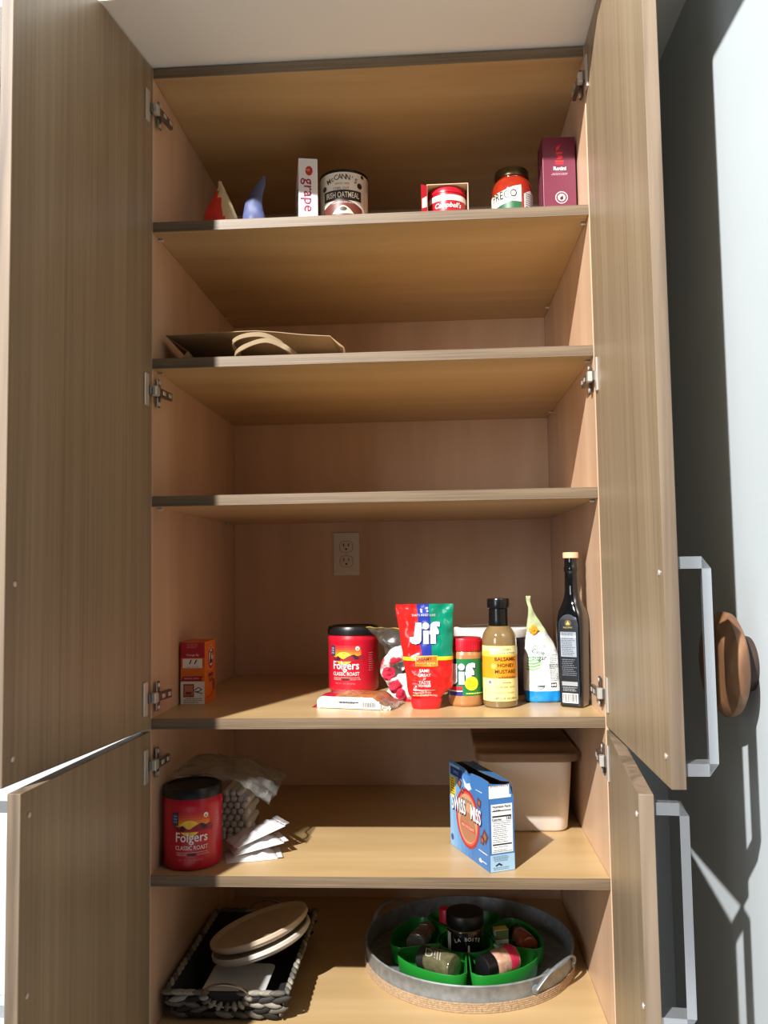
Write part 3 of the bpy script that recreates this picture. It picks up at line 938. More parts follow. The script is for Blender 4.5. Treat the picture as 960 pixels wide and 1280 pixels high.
# ------------------------------------------------------------------ cane sugar bag
def sugar():
    t = thing('sugar_bag', 'white cane sugar bag with blue base and twisted green tip by the dark bottle', 'bag', (0.7515, 0.1880, Z4), 0.0)
    base = [(0.0004, 0, 0, 0.0335, 0.0250, 2.8), (0.004, 0, 0, 0.0365, 0.0280, 2.8), (0.030, 0, 0, 0.0375, 0.0285, 2.6), (0.060, -0.0005, 0, 0.0375, 0.0270, 2.4), (0.085, 0.0, 0, 0.0370, 0.0235, 2.2), (0.105, -0.002, 0, 0.0325, 0.0180, 2.1), (0.130, -0.0070, 0, 0.0245, 0.0110, 2.0), (0.150, -0.0120, 0, 0.0170, 0.0065, 2.0), (0.170, -0.0165, 0, 0.0095, 0.0036, 2.0), (0.190, -0.0215, 0, 0.0046, 0.0024, 2.0), (0.203, -0.0245, 0, 0.0042, 0.0018, 2.0), (0.214, -0.0245, 0, 0.0052, 0.0012, 2.0)]
    secs = densify(base, 0.0035)
    white = mat((234, 236, 232), 0.28, 0, 0.02); blue = mat((30, 138, 214), 0.28, 0, 0.03); clear = mat((176, 186, 140), 0.2, 0, 0.25, 60); grey = mat((206, 208, 200), 0.25, 0, 0.12, 50)
    def mif(k, i):
        z = secs[k][0]
        a = 2 * PI * (i + 0.5) / 60 - PI / 2
        s = math.cos(a)
        if z < 0.021: return 1
        if z < 0.100: return 0 if s < 0.95 else 3
        if z < 0.140: return 0 if s < 0.15 else 3
        return 2
    bm = bmesh.new()
    WR = 0.0038
    loft(bm, secs, 60, mif=mif, wrinkle=WR, wscale=55)
    obj('bag_body', bm, [white, blue, clear, grey], t, 55)
    f = map_loft(base, WR, 55)
    p = Print(f, 0.004, 0.004)
    for i in range(5):
        p.poly([(-0.034 + i * 0.001, 0.066 + i * 0.0055), (-0.020, 0.064 + i * 0.0062), (-0.006 + i * 0.001, 0.070 + i * 0.005), (-0.007, 0.0725 + i * 0.005), (-0.020, 0.0668 + i * 0.0062), (-0.032, 0.0685 + i * 0.0055)], (128 - 8 * i, 186, 92), 1)
    p.disc(-0.0065, 0.036, 0.0085, (120, 122, 122), 1, n=28)
    p.disc(-0.0065, 0.036, 0.0072, (228, 228, 226), 2, n=28)
    p.rect(-0.0135, 0.0315, 0.0005, 0.0355, (90, 92, 92), 3)
    p.rect(0.0135, 0.031, 0.0255, 0.040, (34, 34, 36), 1)
    p.disc(0.0170, 0.0355, 0.0026, (226, 226, 226), 2); p.disc(0.0222, 0.0355, 0.0026, (226, 226, 226), 2)
    p.lines(0.012, 0.033, 0.044, 0.064, 7, (90, 92, 96), 1, 0.0011, 2)
    p.lines(0.010, 0.034, 0.068, 0.075, 3, (110, 110, 112), 1, 0.0018, 2)
    p.lines(0.012, 0.030, 0.079, 0.094, 5, (150, 150, 146), 1, 0.0014, 2)
    lab = p.done('label', t)
    p = Print(f, 0.004, 0.004)
    p.text('Organic', -0.008, 0.1130, 0.0085, (110, 150, 110), 3, shear=0.25)
    p.text('Cane', -0.010, 0.1010, 0.0125, (58, 62, 60), 3, bold=0.005, shear=0.25, rot=-0.2)
    p.text('Sugar', -0.0085, 0.0895, 0.0130, (40, 44, 42), 3, bold=0.008, shear=0.2)
    p.done('lettering', lab)
    bm = bmesh.new()
    for k in range(7):
        a = 2 * PI * k / 7
        M = Matrix.Translation((-0.0165 + 0.0050 * math.cos(a), -0.0120, 0.1450 + 0.0058 * math.sin(a))) @ Matrix.Rotation(a, 4, 'Y')
        bmesh.ops.create_uvsphere(bm, u_segments=10, v_segments=6, radius=1.0, matrix=M @ Matrix.Diagonal((0.0056, 0.0018, 0.0038, 1)))
    bmesh.ops.create_uvsphere(bm, u_segments=10, v_segments=6, radius=0.003, matrix=Matrix.Translation((-0.0165, -0.0135, 0.145)))
    fl = obj('flower', bm, mat((236, 150, 24), 0.5, 0, 0.15, 200), t, 60); fl['label'] = 'orange flower printed at the neck'
sugar()

# ------------------------------------------------------------------ tall dark bottle
def dark_bottle():
    t = thing('vinegar_bottle', 'tall dark square bottle with a beige stopper by the right side wall', 'bottle', (0.8060, 0.1230, Z4), -0.50)
    base = [(0.0003, 0, 0, 0.0215, 0.0215, 7), (0.003, 0, 0, 0.0235, 0.0235, 7), (0.020, 0, 0, 0.0240, 0.0240, 7), (0.100, 0, 0, 0.0262, 0.0262, 7), (0.150, 0, 0, 0.0272, 0.0272, 6), (0.170, 0, 0, 0.0268, 0.0268, 5), (0.186, 0, 0, 0.0240, 0.0240, 4), (0.198, 0, 0, 0.0195, 0.0195, 3), (0.210, 0, 0, 0.0158, 0.0158, 2.4), (0.225, 0, 0, 0.0138, 0.0138, 2), (0.262, 0, 0, 0.0130, 0.0130, 2), (0.264, 0, 0, 0.0142, 0.0142, 2), (0.272, 0, 0, 0.0142, 0.0142, 2), (0.274, 0, 0, 0.0132, 0.0132, 2), (0.289, 0, 0, 0.0130, 0.0130, 2)]
    bm = bmesh.new(); loft(bm, base, 64)
    obj('glass_body', bm, mat((12, 13, 15), 0.06, 0, 0.05, 40, coat=0.6), t, 40)
    bm = bmesh.new(); lathe(bm, [(0.0142, 0.2892), (0.0155, 0.2900), (0.0155, 0.2995), (0.0145, 0.3010)], 32)
    obj('stopper', bm, mat((214, 178, 134), 0.6, 0, 0.06, 80), t, 40)
    # a long label on the front face: arch-topped
    f = map_loft(base)
    p = Print(f, 0.006, 0.012)
    arch = [(-0.0185, 0.006), (0.0185, 0.006)] + [(0.0195 * math.cos(a), 0.158 + 0.022 * math.sin(a)) for a in [PI * i / 16 for i in range(17)]]
    p.poly(arch, (32, 44, 62), 0)
    p.poly([(x * 0.93, 0.006 + (y - 0.006) * 0.985 + 0.001) for x, y in arch], (18, 20, 26), 1)
    p.rect(-0.0160, 0.098, 0.0155, 0.146, (150, 158, 168), 2)
    p.lines(-0.0150, 0.0140, 0.101, 0.143, 13, (86, 92, 102), 3, 0.0016, 6)
    p.rect(-0.0160, 0.135, 0.0155, 0.139, (190, 196, 204), 4)
    p.lines(-0.0155, 0.0150, 0.062, 0.092, 9, (120, 126, 134), 2, 0.0012, 7)
    p.rect(-0.0160, 0.042, 0.0155, 0.050, (156, 160, 164), 2)
    p.lines(-0.0155, 0.0150, 0.032, 0.038, 3, (150, 154, 160), 2, 0.0014, 9)
    p.barcode(-0.0160, 0.0155, 0.009, 0.0275, 17, 2)
    p.disc(0, 0.163, 0.0065, (92, 80, 44), 2, n=20)
    p.poly([(-0.0042, 0.160), (0.0042, 0.160), (0, 0.168)], (196, 170, 90), 3)
    lab = p.done('label', t)
    p = Print(f, 0.006, 0.012)
    p.text('BALSAMIC', 0, 0.1545, 0.0042, (190, 170, 110), 4)
    p.text('NUTRITION FACTS', 0, 0.137, 0.0030, (40, 44, 50), 5)
    p.done('lettering', lab)
dark_bottle()

# ------------------------------------------------------------------ TOP SHELF
def small_bag(name, label, loc, secs, mats, mif, rotz=0.0, wr=0.004, cat='bag'):
    t = thing(name, label, cat, loc, rotz)
    s2 = densify(secs, 0.005)
    bm = bmesh.new()
    loft(bm, s2, 40, mif=lambda k, i: mif(s2[k][0], math.cos(2 * PI * (i + 0.5) / 40 - PI / 2)), wrinkle=wr, wscale=45)
    obj('bag_body', bm, mats, t, 40)
    bm = bmesh.new()
    z, cx, cy, hx, hy, e = secs[-1]
    box(bm, (cx - hx * 0.9, cy - 0.0009, z - 0.002), (cx + hx * 0.9, cy + 0.0009, z + 0.005), 0.0003)
    obj('top_seal', bm, mats[-1], t, 30)
small_bag('snack_bag', 'red and cream snack bag slumped at the left end of the top shelf', (0.093, 0.160, Z1),
          [(0.0003, 0, 0, 0.040, 0.026, 2.4), (0.03, 0, 0, 0.043, 0.028, 2.3), (0.075, 0.0, 0, 0.036, 0.020, 2.1), (0.10, 0.0, 0, 0.026, 0.012, 2), (0.125, 0.001, 0, 0.014, 0.005, 2), (0.140, 0.001, 0, 0.0065, 0.002, 2), (0.149, -0.001, 0, 0.004, 0.001, 2)],
          [mat((214, 46, 34), 0.3, 0, 0.1), mat((206, 190, 158), 0.4, 0, 0.1)], lambda z, s: 1 if (s > 0.1 + (0.13 - z) * 2.2 or z > 0.13 or (s > -0.3 and z > 0.11)) else 0, 0.12)
small_bag('snack_bag', 'limp slate blue snack pouch with its tip bent to the right', (0.167, 0.165, Z1),
          [(0.0003, 0, 0, 0.028, 0.02, 2.4), (0.03, 0, 0, 0.029, 0.02, 2.3), (0.075, -0.003, 0, 0.024, 0.014, 2.1), (0.105, -0.004, 0, 0.018, 0.009, 2), (0.130, 0.004, 0, 0.014, 0.005, 2), (0.148, 0.013, 0, 0.009, 0.002, 2), (0.158, 0.019, 0, 0.004, 0.001, 2)],
          [mat((76, 86, 128), 0.55, 0, 0.12), mat((86, 96, 138), 0.55, 0, 0.1)], lambda z, s: 1 if z > 0.12 else 0, 0.0)

def cereal_box():
    t = thing('cereal_box', 'white cereal box standing edge-on with purple lettering down its spine', 'box', (0.2840, 0.150, Z1), 0.20)
    w_, d_, h_ = 0.0405, 0.190, 0.191
    bm = bmesh.new(); box(bm, (-w_ / 2, 0, 0.0003), (w_ / 2, d_, h_), 0.0008)
    obj('carton', bm, mat((222, 224, 228), 0.45, 0, 0.015), t, 0)
    p = Print(map_front(0), None)
    p.disc(0.002, 0.164, 0.0078, (196, 64, 40), 0, 0.0105, 28)
    p.disc(0.002, 0.164, 0.0066, (176, 40, 36), 1, 0.0092, 28)
    lab = p.done('spine_label', t)
    p = Print(map_front(0), None)
    p.text('p', 0.0015, 0.1655, 0.0120, (240, 190, 120), 3, rot=-PI / 2 + 0.3)
    p.text('grape nuts', 0.0012, 0.1475, 0.0330, (150, 24, 66), 2, align='LEFT', bold=0.006, rot=-PI / 2)
    p.done('lettering', lab)
    p = Print(map_plane((-w_ / 2, d_, 0), (0, -1, 0), (0, 0, 1)), None)
    p.rect(0.004, 0.10, 0.120, 0.170, (188, 190, 206), 0)
    p.disc(0.15, 0.09, 0.016, (70, 40, 40), 0); p.disc(0.12, 0.075, 0.014, (90, 52, 40), 0); p.disc(0.165, 0.06, 0.013, (80, 44, 40), 0)
    f = p.done('face_label', t)
    p = Print(map_plane((-w_ / 2, d_, 0), (0, -1, 0), (0, 0, 1)), None)
    p.text('grape nuts', 0.095, 0.132, 0.030, (120, 30, 70), 2, bold=0.01)
    p.done('lettering', f)
cereal_box()

def oat_tin():
    t = thing('oatmeal_tin', 'tall white and brown oatmeal tin with black rim next to the white cereal box', 'tin', (0.3535, 0.2150, Z1), 0.10)
    R = 0.0525; H = 0.171
    bm = bmesh.new(); lathe(bm, [(R * 0.97, 0.0003), (R * 1.0, 0.001), (R * 1.0, 0.004), (R * 0.985, 0.006), (R * 0.985, H - 0.006)], 64)
    obj('tin_body', bm, mat((226, 222, 212), 0.35, 0, 0.01), t, 40)
    bm = bmesh.new(); lathe(bm, [(R * 0.985, H - 0.006), (R * 1.012, H - 0.005), (R * 1.015, H - 0.001), (R * 0.99, H), (R * 0.95, H - 0.0005), (R * 0.94, H - 0.004)], 64)
    obj('rim', bm, mat((44, 40, 40), 0.2, 0.8, 0.05), t, 40)
    Rr = R * 0.985
    p = Print(map_cyl(Rr), 0.003)
    p.rect(-0.048, 0.103, 0.040, 0.126, (30, 26, 26), 0)
    p.poly([(-0.050 + 0.092 * i / 20, 0.074) for i in range(21)] + [(0.042 - 0.092 * i / 20, 0.088 + 0.016 * math.sin(PI * i / 20)) for i in range(21)], (96, 44, 36), 2)
    p.rect(-0.048, 0.01, 0.040, 0.075, (96, 44, 36), 2)
    p.poly([(-0.026 + 0.047 * i / 14, 0.074) for i in range(15)] + [(0.021 - 0.047 * i / 14, 0.074 + 0.0175 * math.sin(PI * i / 14)) for i in range(15)], (206, 192, 166), 3)
    p.disc(-0.002, 0.084, 0.008, (60, 44, 36), 4, 0.0045)
    for u, v, r in ((0.036, 0.138, 0.0065), (0.044, 0.160, 0.0042), (-0.047, 0.134, 0.006)):
        p.disc(u, v, r, (34, 32, 30), 1)
    p.lines(0.058, 0.068, 0.134, 0.158, 7, (96, 92, 86), 1, 0.0014, 2)
    p.rect(0.050, 0.01, 0.0508, 0.163, (170, 160, 140), 1)
    lab = p.done('label', t)
    p = Print(map_cyl(Rr), 0.003)
    for i, ch in enumerate("McCANN'S"):
        a = (i - 3.5) / 3.5
        p.text(ch, -0.004 + a * 0.030, 0.1540 - 0.0075 * a * a, 0.0165, (78, 66, 44), 3, bold=0.012, rot=-0.30 * a, sx=0.85)
    p.text('SINCE 1800', -0.004, 0.1395, 0.0062, (150, 140, 116), 3)
    p.text('STEEL CUT', -0.006, 0.1292, 0.0072, (140, 50, 40), 3, bold=0.006)
    p.text('IRISH OATMEAL', -0.004, 0.1145, 0.0178, (240, 236, 226), 3, bold=0.01, sx=0.60)
    p.text('TRADITIONAL IRISH OATS', -0.004, 0.0985, 0.0040, (224, 196, 180), 4, arc=3.0)
    p.done('lettering', lab)
oat_tin()

def soup_carton():
    t = thing('soup_carton', 'open-fronted red cardboard sleeve standing on the top shelf around a soup can', 'carton', (0.5775, 0.130, Z1), 0.0)
    w_, d_, h_ = 0.0860, 0.088, 0.1135
    card = mat((196, 176, 150), 0.7, 0, 0.04); red = mat((176, 22, 36), 0.4, 0, 0.03)
    th = 0.0014
    def slab(nm, lo, hi):
        bm = bmesh.new(); box(bm, lo, hi, 0)
        bmesh.ops.recalc_face_normals(bm, faces=bm.faces)
        for f in bm.faces:
            c = f.calc_center_median()
            o_ = c - Vector((0, d_ / 2, h_ / 2))
            f.material_index = 1 if f.normal.dot(Vector((o_.x / w_, 0, o_.z / h_))) > 0.3 else 0
        return obj(nm, bm, [card, red], t, 0)
    slab('base_panel', (-w_ / 2, 0, 0.0003), (w_ / 2, d_, th))
    slab('roof_panel', (-w_ / 2, 0, h_ - th), (w_ / 2, d_, h_))
    sl = slab('side_wall', (-w_ / 2, 0, th), (-w_ / 2 + th, d_, h_ - th))
    slab('side_wall', (w_ / 2 - th, 0, th), (w_ / 2, d_, h_ - th))
    # short torn flap at the left of the opening
    bm = bmesh.new()
    M = Matrix.Translation((-w_ / 2, 0, 0)) @ Matrix.Rotation(0.55, 4, 'Z')
    box(bm, (-0.0135, -0.0012, 0.002), (0.0, 0.0, h_ - 0.003), 0, M=M)
    fl = obj('flap', bm, red, t, 0)
    p = Print(lambda u, v, l: M @ Vector((u, -0.0012 - l, v)), None)
    p.poly([(-0.0125, 0.06), (-0.001, 0.065), (-0.001, 0.088), (-0.0125, 0.08)], (236, 232, 228), 0)
    p.done('flap_print', fl)
soup_carton()
def soup_can():
    t = thing('soup_can', 'red and white soup can inside the open cardboard sleeve', 'can', (0.5775, 0.1740, Z1 + 0.0014), 0.0)
    R = 0.0400; H = 0.1085
    bm = bmesh.new(); lathe(bm, [(R * 0.98, 0.0003), (R, 0.0012), (R, 0.003), (R * 0.98, 0.004), (R * 0.98, H - 0.012)], 48)
    obj('can_body', bm, mat((172, 18, 34), 0.35, 0, 0.02), t, 40)
    bm = bmesh.new(); lathe(bm, [(R * 0.98, H - 0.012), (R * 1.02, H - 0.0115), (R * 1.02, H - 0.002), (R * 0.98, H), (R * 0.90, H)], 48)
    obj('lid', bm, mat((190, 22, 40), 0.3, 0, 0.02), t, 40)
    p = Print(map_cyl(R * 0.98), 0.003)
    p.rect(-0.057, 0.0795, 0.057, 0.0915, (232, 220, 218), 0)
    lab = p.done('label', t)
    p = Print(map_cyl(R * 0.98), 0.003)
    p.text("Campbell's", 0.0, 0.0690, 0.0150, (246, 240, 238), 1, bold=0.012, shear=0.3, sx=0.9)
    p.text('SOUP', 0.0, 0.050, 0.012, (240, 214, 160), 1, bold=0.01)
    p.done('lettering', lab)
soup_can()

def sauce_jar():
    t = thing('sauce_jar', 'glass jar of red pasta sauce with a dark gold lid beside the maroon box', 'jar', (0.7130, 0.1600, Z1), 0.12)
    R = 0.0430
    bm = bmesh.new(); lathe(bm, [(R * 0.9, 0.0003), (R * 0.98, 0.004), (R, 0.01), (R, 0.094), (R * 0.97, 0.106), (R * 0.88, 0.117), (R * 0.76, 0.123), (R * 0.76, 0.130)], 48)
    obj('jar_body', bm, mat((150, 40, 22), 0.1, 0, 0.18, 60, coat=0.6), t, 40)
    bm = bmesh.new(); lathe(bm, [(R * 0.80, 0.125), (R * 0.825, 0.126), (R * 0.825, 0.140), (R * 0.80, 0.1425), (R * 0.72, 0.143), (R * 0.70, 0.1418)], 48)
    obj('lid', bm, mat((86, 72, 46), 0.35, 0.7, 0.05), t, 40)
    p = Print(map_cyl(R), 0.003)
    p.poly([(-0.072, 0.020), (0.010, 0.020), (0.010, 0.100), (-0.008, 0.096), (-0.028, 0.090), (-0.072, 0.086)], (232, 226, 206), 0)
    p.poly([(-0.045, 0.020), (0.010, 0.020), (0.010, 0.064), (-0.010, 0.066), (-0.045, 0.058)], (26, 90, 50), 1)
    p.poly([(0.016, 0.020), (0.050, 0.020), (0.050, 0.086), (0.034, 0.092), (0.016, 0.082)], (206, 206, 204), 0)
    p.lines(0.019, 0.046, 0.05, 0.082, 8, (70, 70, 70), 1, 0.0016, 3)
    lab = p.done('label', t)
    p = Print(map_cyl(R), 0.003)
    p.text('PREGO', -0.028, 0.0800, 0.0230, (30, 40, 34), 2, bold=0.014, sx=0.80, rot=0.06)
    p.text('Traditional', -0.017, 0.0700, 0.0070, (30, 70, 50), 2)
    p.done('lettering', lab)
sauce_jar()

def pasta_box():
    t = thing('pasta_box', 'tall maroon pasta box with a red emblem at the right end of the top shelf', 'box', (0.8030, 0.100, Z1), 0.035)
    w_, d_, h_ = 0.0660, 0.060, 0.1865
    bm = bmesh.new(); box(bm, (-w_ / 2, 0, 0.0003), (w_ / 2, d_, h_), 0.0008)
    obj('carton', bm, mat((104, 24, 52), 0.42, 0, 0.02), t, 0)
    p = Print(map_front(0), None)
    # red emblem: a stylised curl of three bars
    red = (214, 40, 40)
    p.poly([(-0.006, 0.157), (0.000, 0.161), (0.004, 0.172), (-0.001, 0.167), (-0.005, 0.166)], red, 0)
    p.poly([(-0.007, 0.1545), (0.007, 0.1555), (0.007, 0.1515), (-0.004, 0.150)], red, 0)
    p.poly([(-0.006, 0.1485), (0.006, 0.148), (0.008, 0.143), (0.003, 0.140), (-0.007, 0.141), (-0.001, 0.144)], red, 0)
    p.rect(-0.008, 0.1335, 0.009, 0.1375, red, 0); p.rect(-0.008, 0.1290, 0.009, 0.1325, (170, 30, 44), 0)
    p.disc(0.003, 0.0605, 0.0125, (222, 206, 204), 0, n=32)
    p.disc(0.003, 0.0605, 0.0110, (120, 40, 60), 1, n=32)
    p.disc(0.003, 0.0605, 0.0075, (226, 212, 208), 2, n=28)
    p.disc(0.003, 0.0585, 0.0035, (60, 16, 30), 3); p.poly([(0.0015, 0.061), (0.0055, 0.0655), (0.0062, 0.060)], (60, 16, 30), 3)
    p.lines(-0.017, 0.021, 0.1075, 0.1102, 2, (206, 170, 180), 0, 0.0010, 3)
    p.rect(-0.008, 0.1145, 0.009, 0.1150, (170, 110, 124), 0)
    lab = p.done('front_label', t)
    p = Print(map_front(0), None)
    p.text('Rotini', 0.001, 0.1205, 0.0108, (244, 232, 232), 2, bold=0.022)
    p.done('lettering', lab)
    p = Print(map_plane((-w_ / 2, d_, 0), (0, -1, 0), (0, 0, 1)), None)
    p.rect(0.012, 0.04, 0.014, 0.15, (150, 96, 112), 0)
    for i in range(8):
        p.poly([(0.020, 0.05 + i * 0.012), (0.050, 0.060 + i * 0.012), (0.050, 0.063 + i * 0.012), (0.020, 0.0535 + i * 0.012)], (150, 96, 112), 0)
    p.done('side_label', t)
pasta_box()

# ------------------------------------------------------------------ kraft bag on the second shelf
def kraft_bag():
    t = thing('paper_bag', 'flattened brown kraft paper carrier bag with two flat loop handles on the second shelf', 'bag', (0.2, 0.05, Z2))
    kraft = mat((168, 142, 108), 0.8, 0, 0.05, 30, 0.15, 90)
    kin = mat((150, 120, 86), 0.85, 0, 0.05, 30)
    def sheet(nm, front, back, ty=0.0012, mt=kraft):
        bm = bmesh.new()
        n = 40
        top = []
        for k in range(13):
            row = []
            for i in range(n + 1):
                s = i / n
                def ev(pl):
                    x = s * (len(pl) - 1); j = min(len(pl) - 2, int(x)); f = x - j
                    return Vector(pl[j]).lerp(Vector(pl[j + 1]), f)
                p = ev(front).lerp(ev(back), k / 12)
                p.z += 0.0016 * noise.noise(Vector((p.x * 30, p.y * 30, ty * 900))) * (k / 12)
                row.append(p)
            top.append(row)
        up = [[bm.verts.new(p) for p in r] for r in top]
        dn = [[bm.verts.new(p - Vector((0, 0, ty))) for p in r] for r in top]
        R_ = len(up); C_ = len(up[0])
        for k in range(R_ - 1):
            for i in range(C_ - 1):
                bm.faces.new((up[k][i], up[k][i + 1], up[k + 1][i + 1], up[k + 1][i]))
                bm.faces.new((dn[k][i], dn[k + 1][i], dn[k + 1][i + 1], dn[k][i + 1]))
        for k in range(R_ - 1):
            bm.faces.new((up[k][0], up[k + 1][0], dn[k + 1][0], dn[k][0]))
            bm.faces.new((up[k][-1], dn[k][-1], dn[k + 1][-1], up[k + 1][-1]))
        for i in range(C_ - 1):
            bm.faces.new((up[0][i], dn[0][i], dn[0][i + 1], up[0][i + 1]))
            bm.faces.new((up[-1][i], up[-1][i + 1], dn[-1][i + 1], dn[-1][i]))
        return obj(nm, bm, mt, t, 50)
    # local x = world x - 0.2, local y = world y - 0.05, z above the shelf
    sheet('top_sheet', [(-0.190, 0.0, 0.0605), (-0.150, 0.0, 0.0615), (-0.100, 0.0, 0.0625), (-0.045, 0.0, 0.0635), (-0.011, 0.0, 0.0640), (0.032, 0.0, 0.0600), (0.085, 0.0, 0.0530), (0.140, 0.002, 0.0490)],
          [(-0.175, 0.36, 0.020), (-0.12, 0.36, 0.022), (-0.06, 0.36, 0.022), (0.0, 0.36, 0.022), (0.06, 0.36, 0.021), (0.10, 0.36, 0.020), (0.14, 0.36, 0.019), (0.165, 0.36, 0.018)])
    sheet('bottom_sheet', [(-0.150, -0.030, 0.0022), (-0.05, -0.030, 0.0022), (0.06, -0.028, 0.0022), (0.170, -0.026, 0.0022)],
          [(-0.175, 0.36, 0.0024), (-0.06, 0.36, 0.0024), (0.06, 0.36, 0.0024), (0.165, 0.36, 0.0024)])
    def side(nm, A, B, Cc):
        # folded gusset: upper edge, inward fold, lower edge
        bm = bmesh.new()
        rings = []
        for k in range(9):
            f = k / 8
            rings.append([a.lerp(b, f) for a, b in ((Vector(A[0]), Vector(A[1])), (Vector(B[0]), Vector(B[1])), (Vector(Cc[0]), Vector(Cc[1])))])
        ring_skin(bm, rings, False, 0)
        o = obj(nm, bm, kin, t, 30)
        md = o.modifiers.new('thick', 'SOLIDIFY'); md.thickness = 0.0007
    side('gusset', ((-0.190, 0.0, 0.0590), (-0.175, 0.36, 0.0190)), ((-0.146, 0.0, 0.0270), (-0.150, 0.36, 0.0100)), ((-0.150, -0.028, 0.0026), (-0.175, 0.36, 0.0030)))
    side('gusset', ((0.140, 0.002, 0.0478), (0.165, 0.36, 0.0170)), ((0.166, 0.002, 0.0260), (0.178, 0.36, 0.0100)), ((0.170, -0.026, 0.0026), (0.165, 0.36, 0.0030)))
    for nm, pts in (('handle', [(-0.052, 0.055, 0.030), (-0.0530, -0.004, 0.0340), (-0.045, -0.012, 0.0440), (-0.020, -0.016, 0.0500), (0.010, -0.016, 0.0492), (0.036, -0.012, 0.0380), (0.050, 0.0, 0.0280), (0.052, 0.055, 0.028)]),
                    ('handle', [(-0.060, 0.040, 0.0085), (-0.040, -0.034, 0.0105), (-0.014, -0.040, 0.0240), (0.020, -0.042, 0.0310), (0.048, -0.040, 0.0220), (0.068, -0.034, 0.0105), (0.080, 0.040, 0.0085)])):
        path = smoothpath(pts, 7)
        bm = bmesh.new()
        # flat paper strap, 13 mm wide along depth
        rings = []
        for i, p in enumerate(path):
            a = path[max(0, i - 1)]; b = path[min(len(path) - 1, i + 1)]
            tg = (b - a).normalized()
            sd = Vector((0, 0.45, 1)); sd = (sd - tg * sd.dot(tg)).normalized()
            nn = tg.cross(sd).normalized()
            rings.append([p + sd * 0.0055 + nn * 0.0011, p - sd * 0.0055 + nn * 0.0011, p - sd * 0.0055 - nn * 0.0011, p + sd * 0.0055 - nn * 0.0011])
        ring_skin(bm, rings, True, 0, True, True)
        h = obj(nm, bm, mat((136, 116, 88), 0.8, 0, 0.04, 40), t, 40)
kraft_bag()

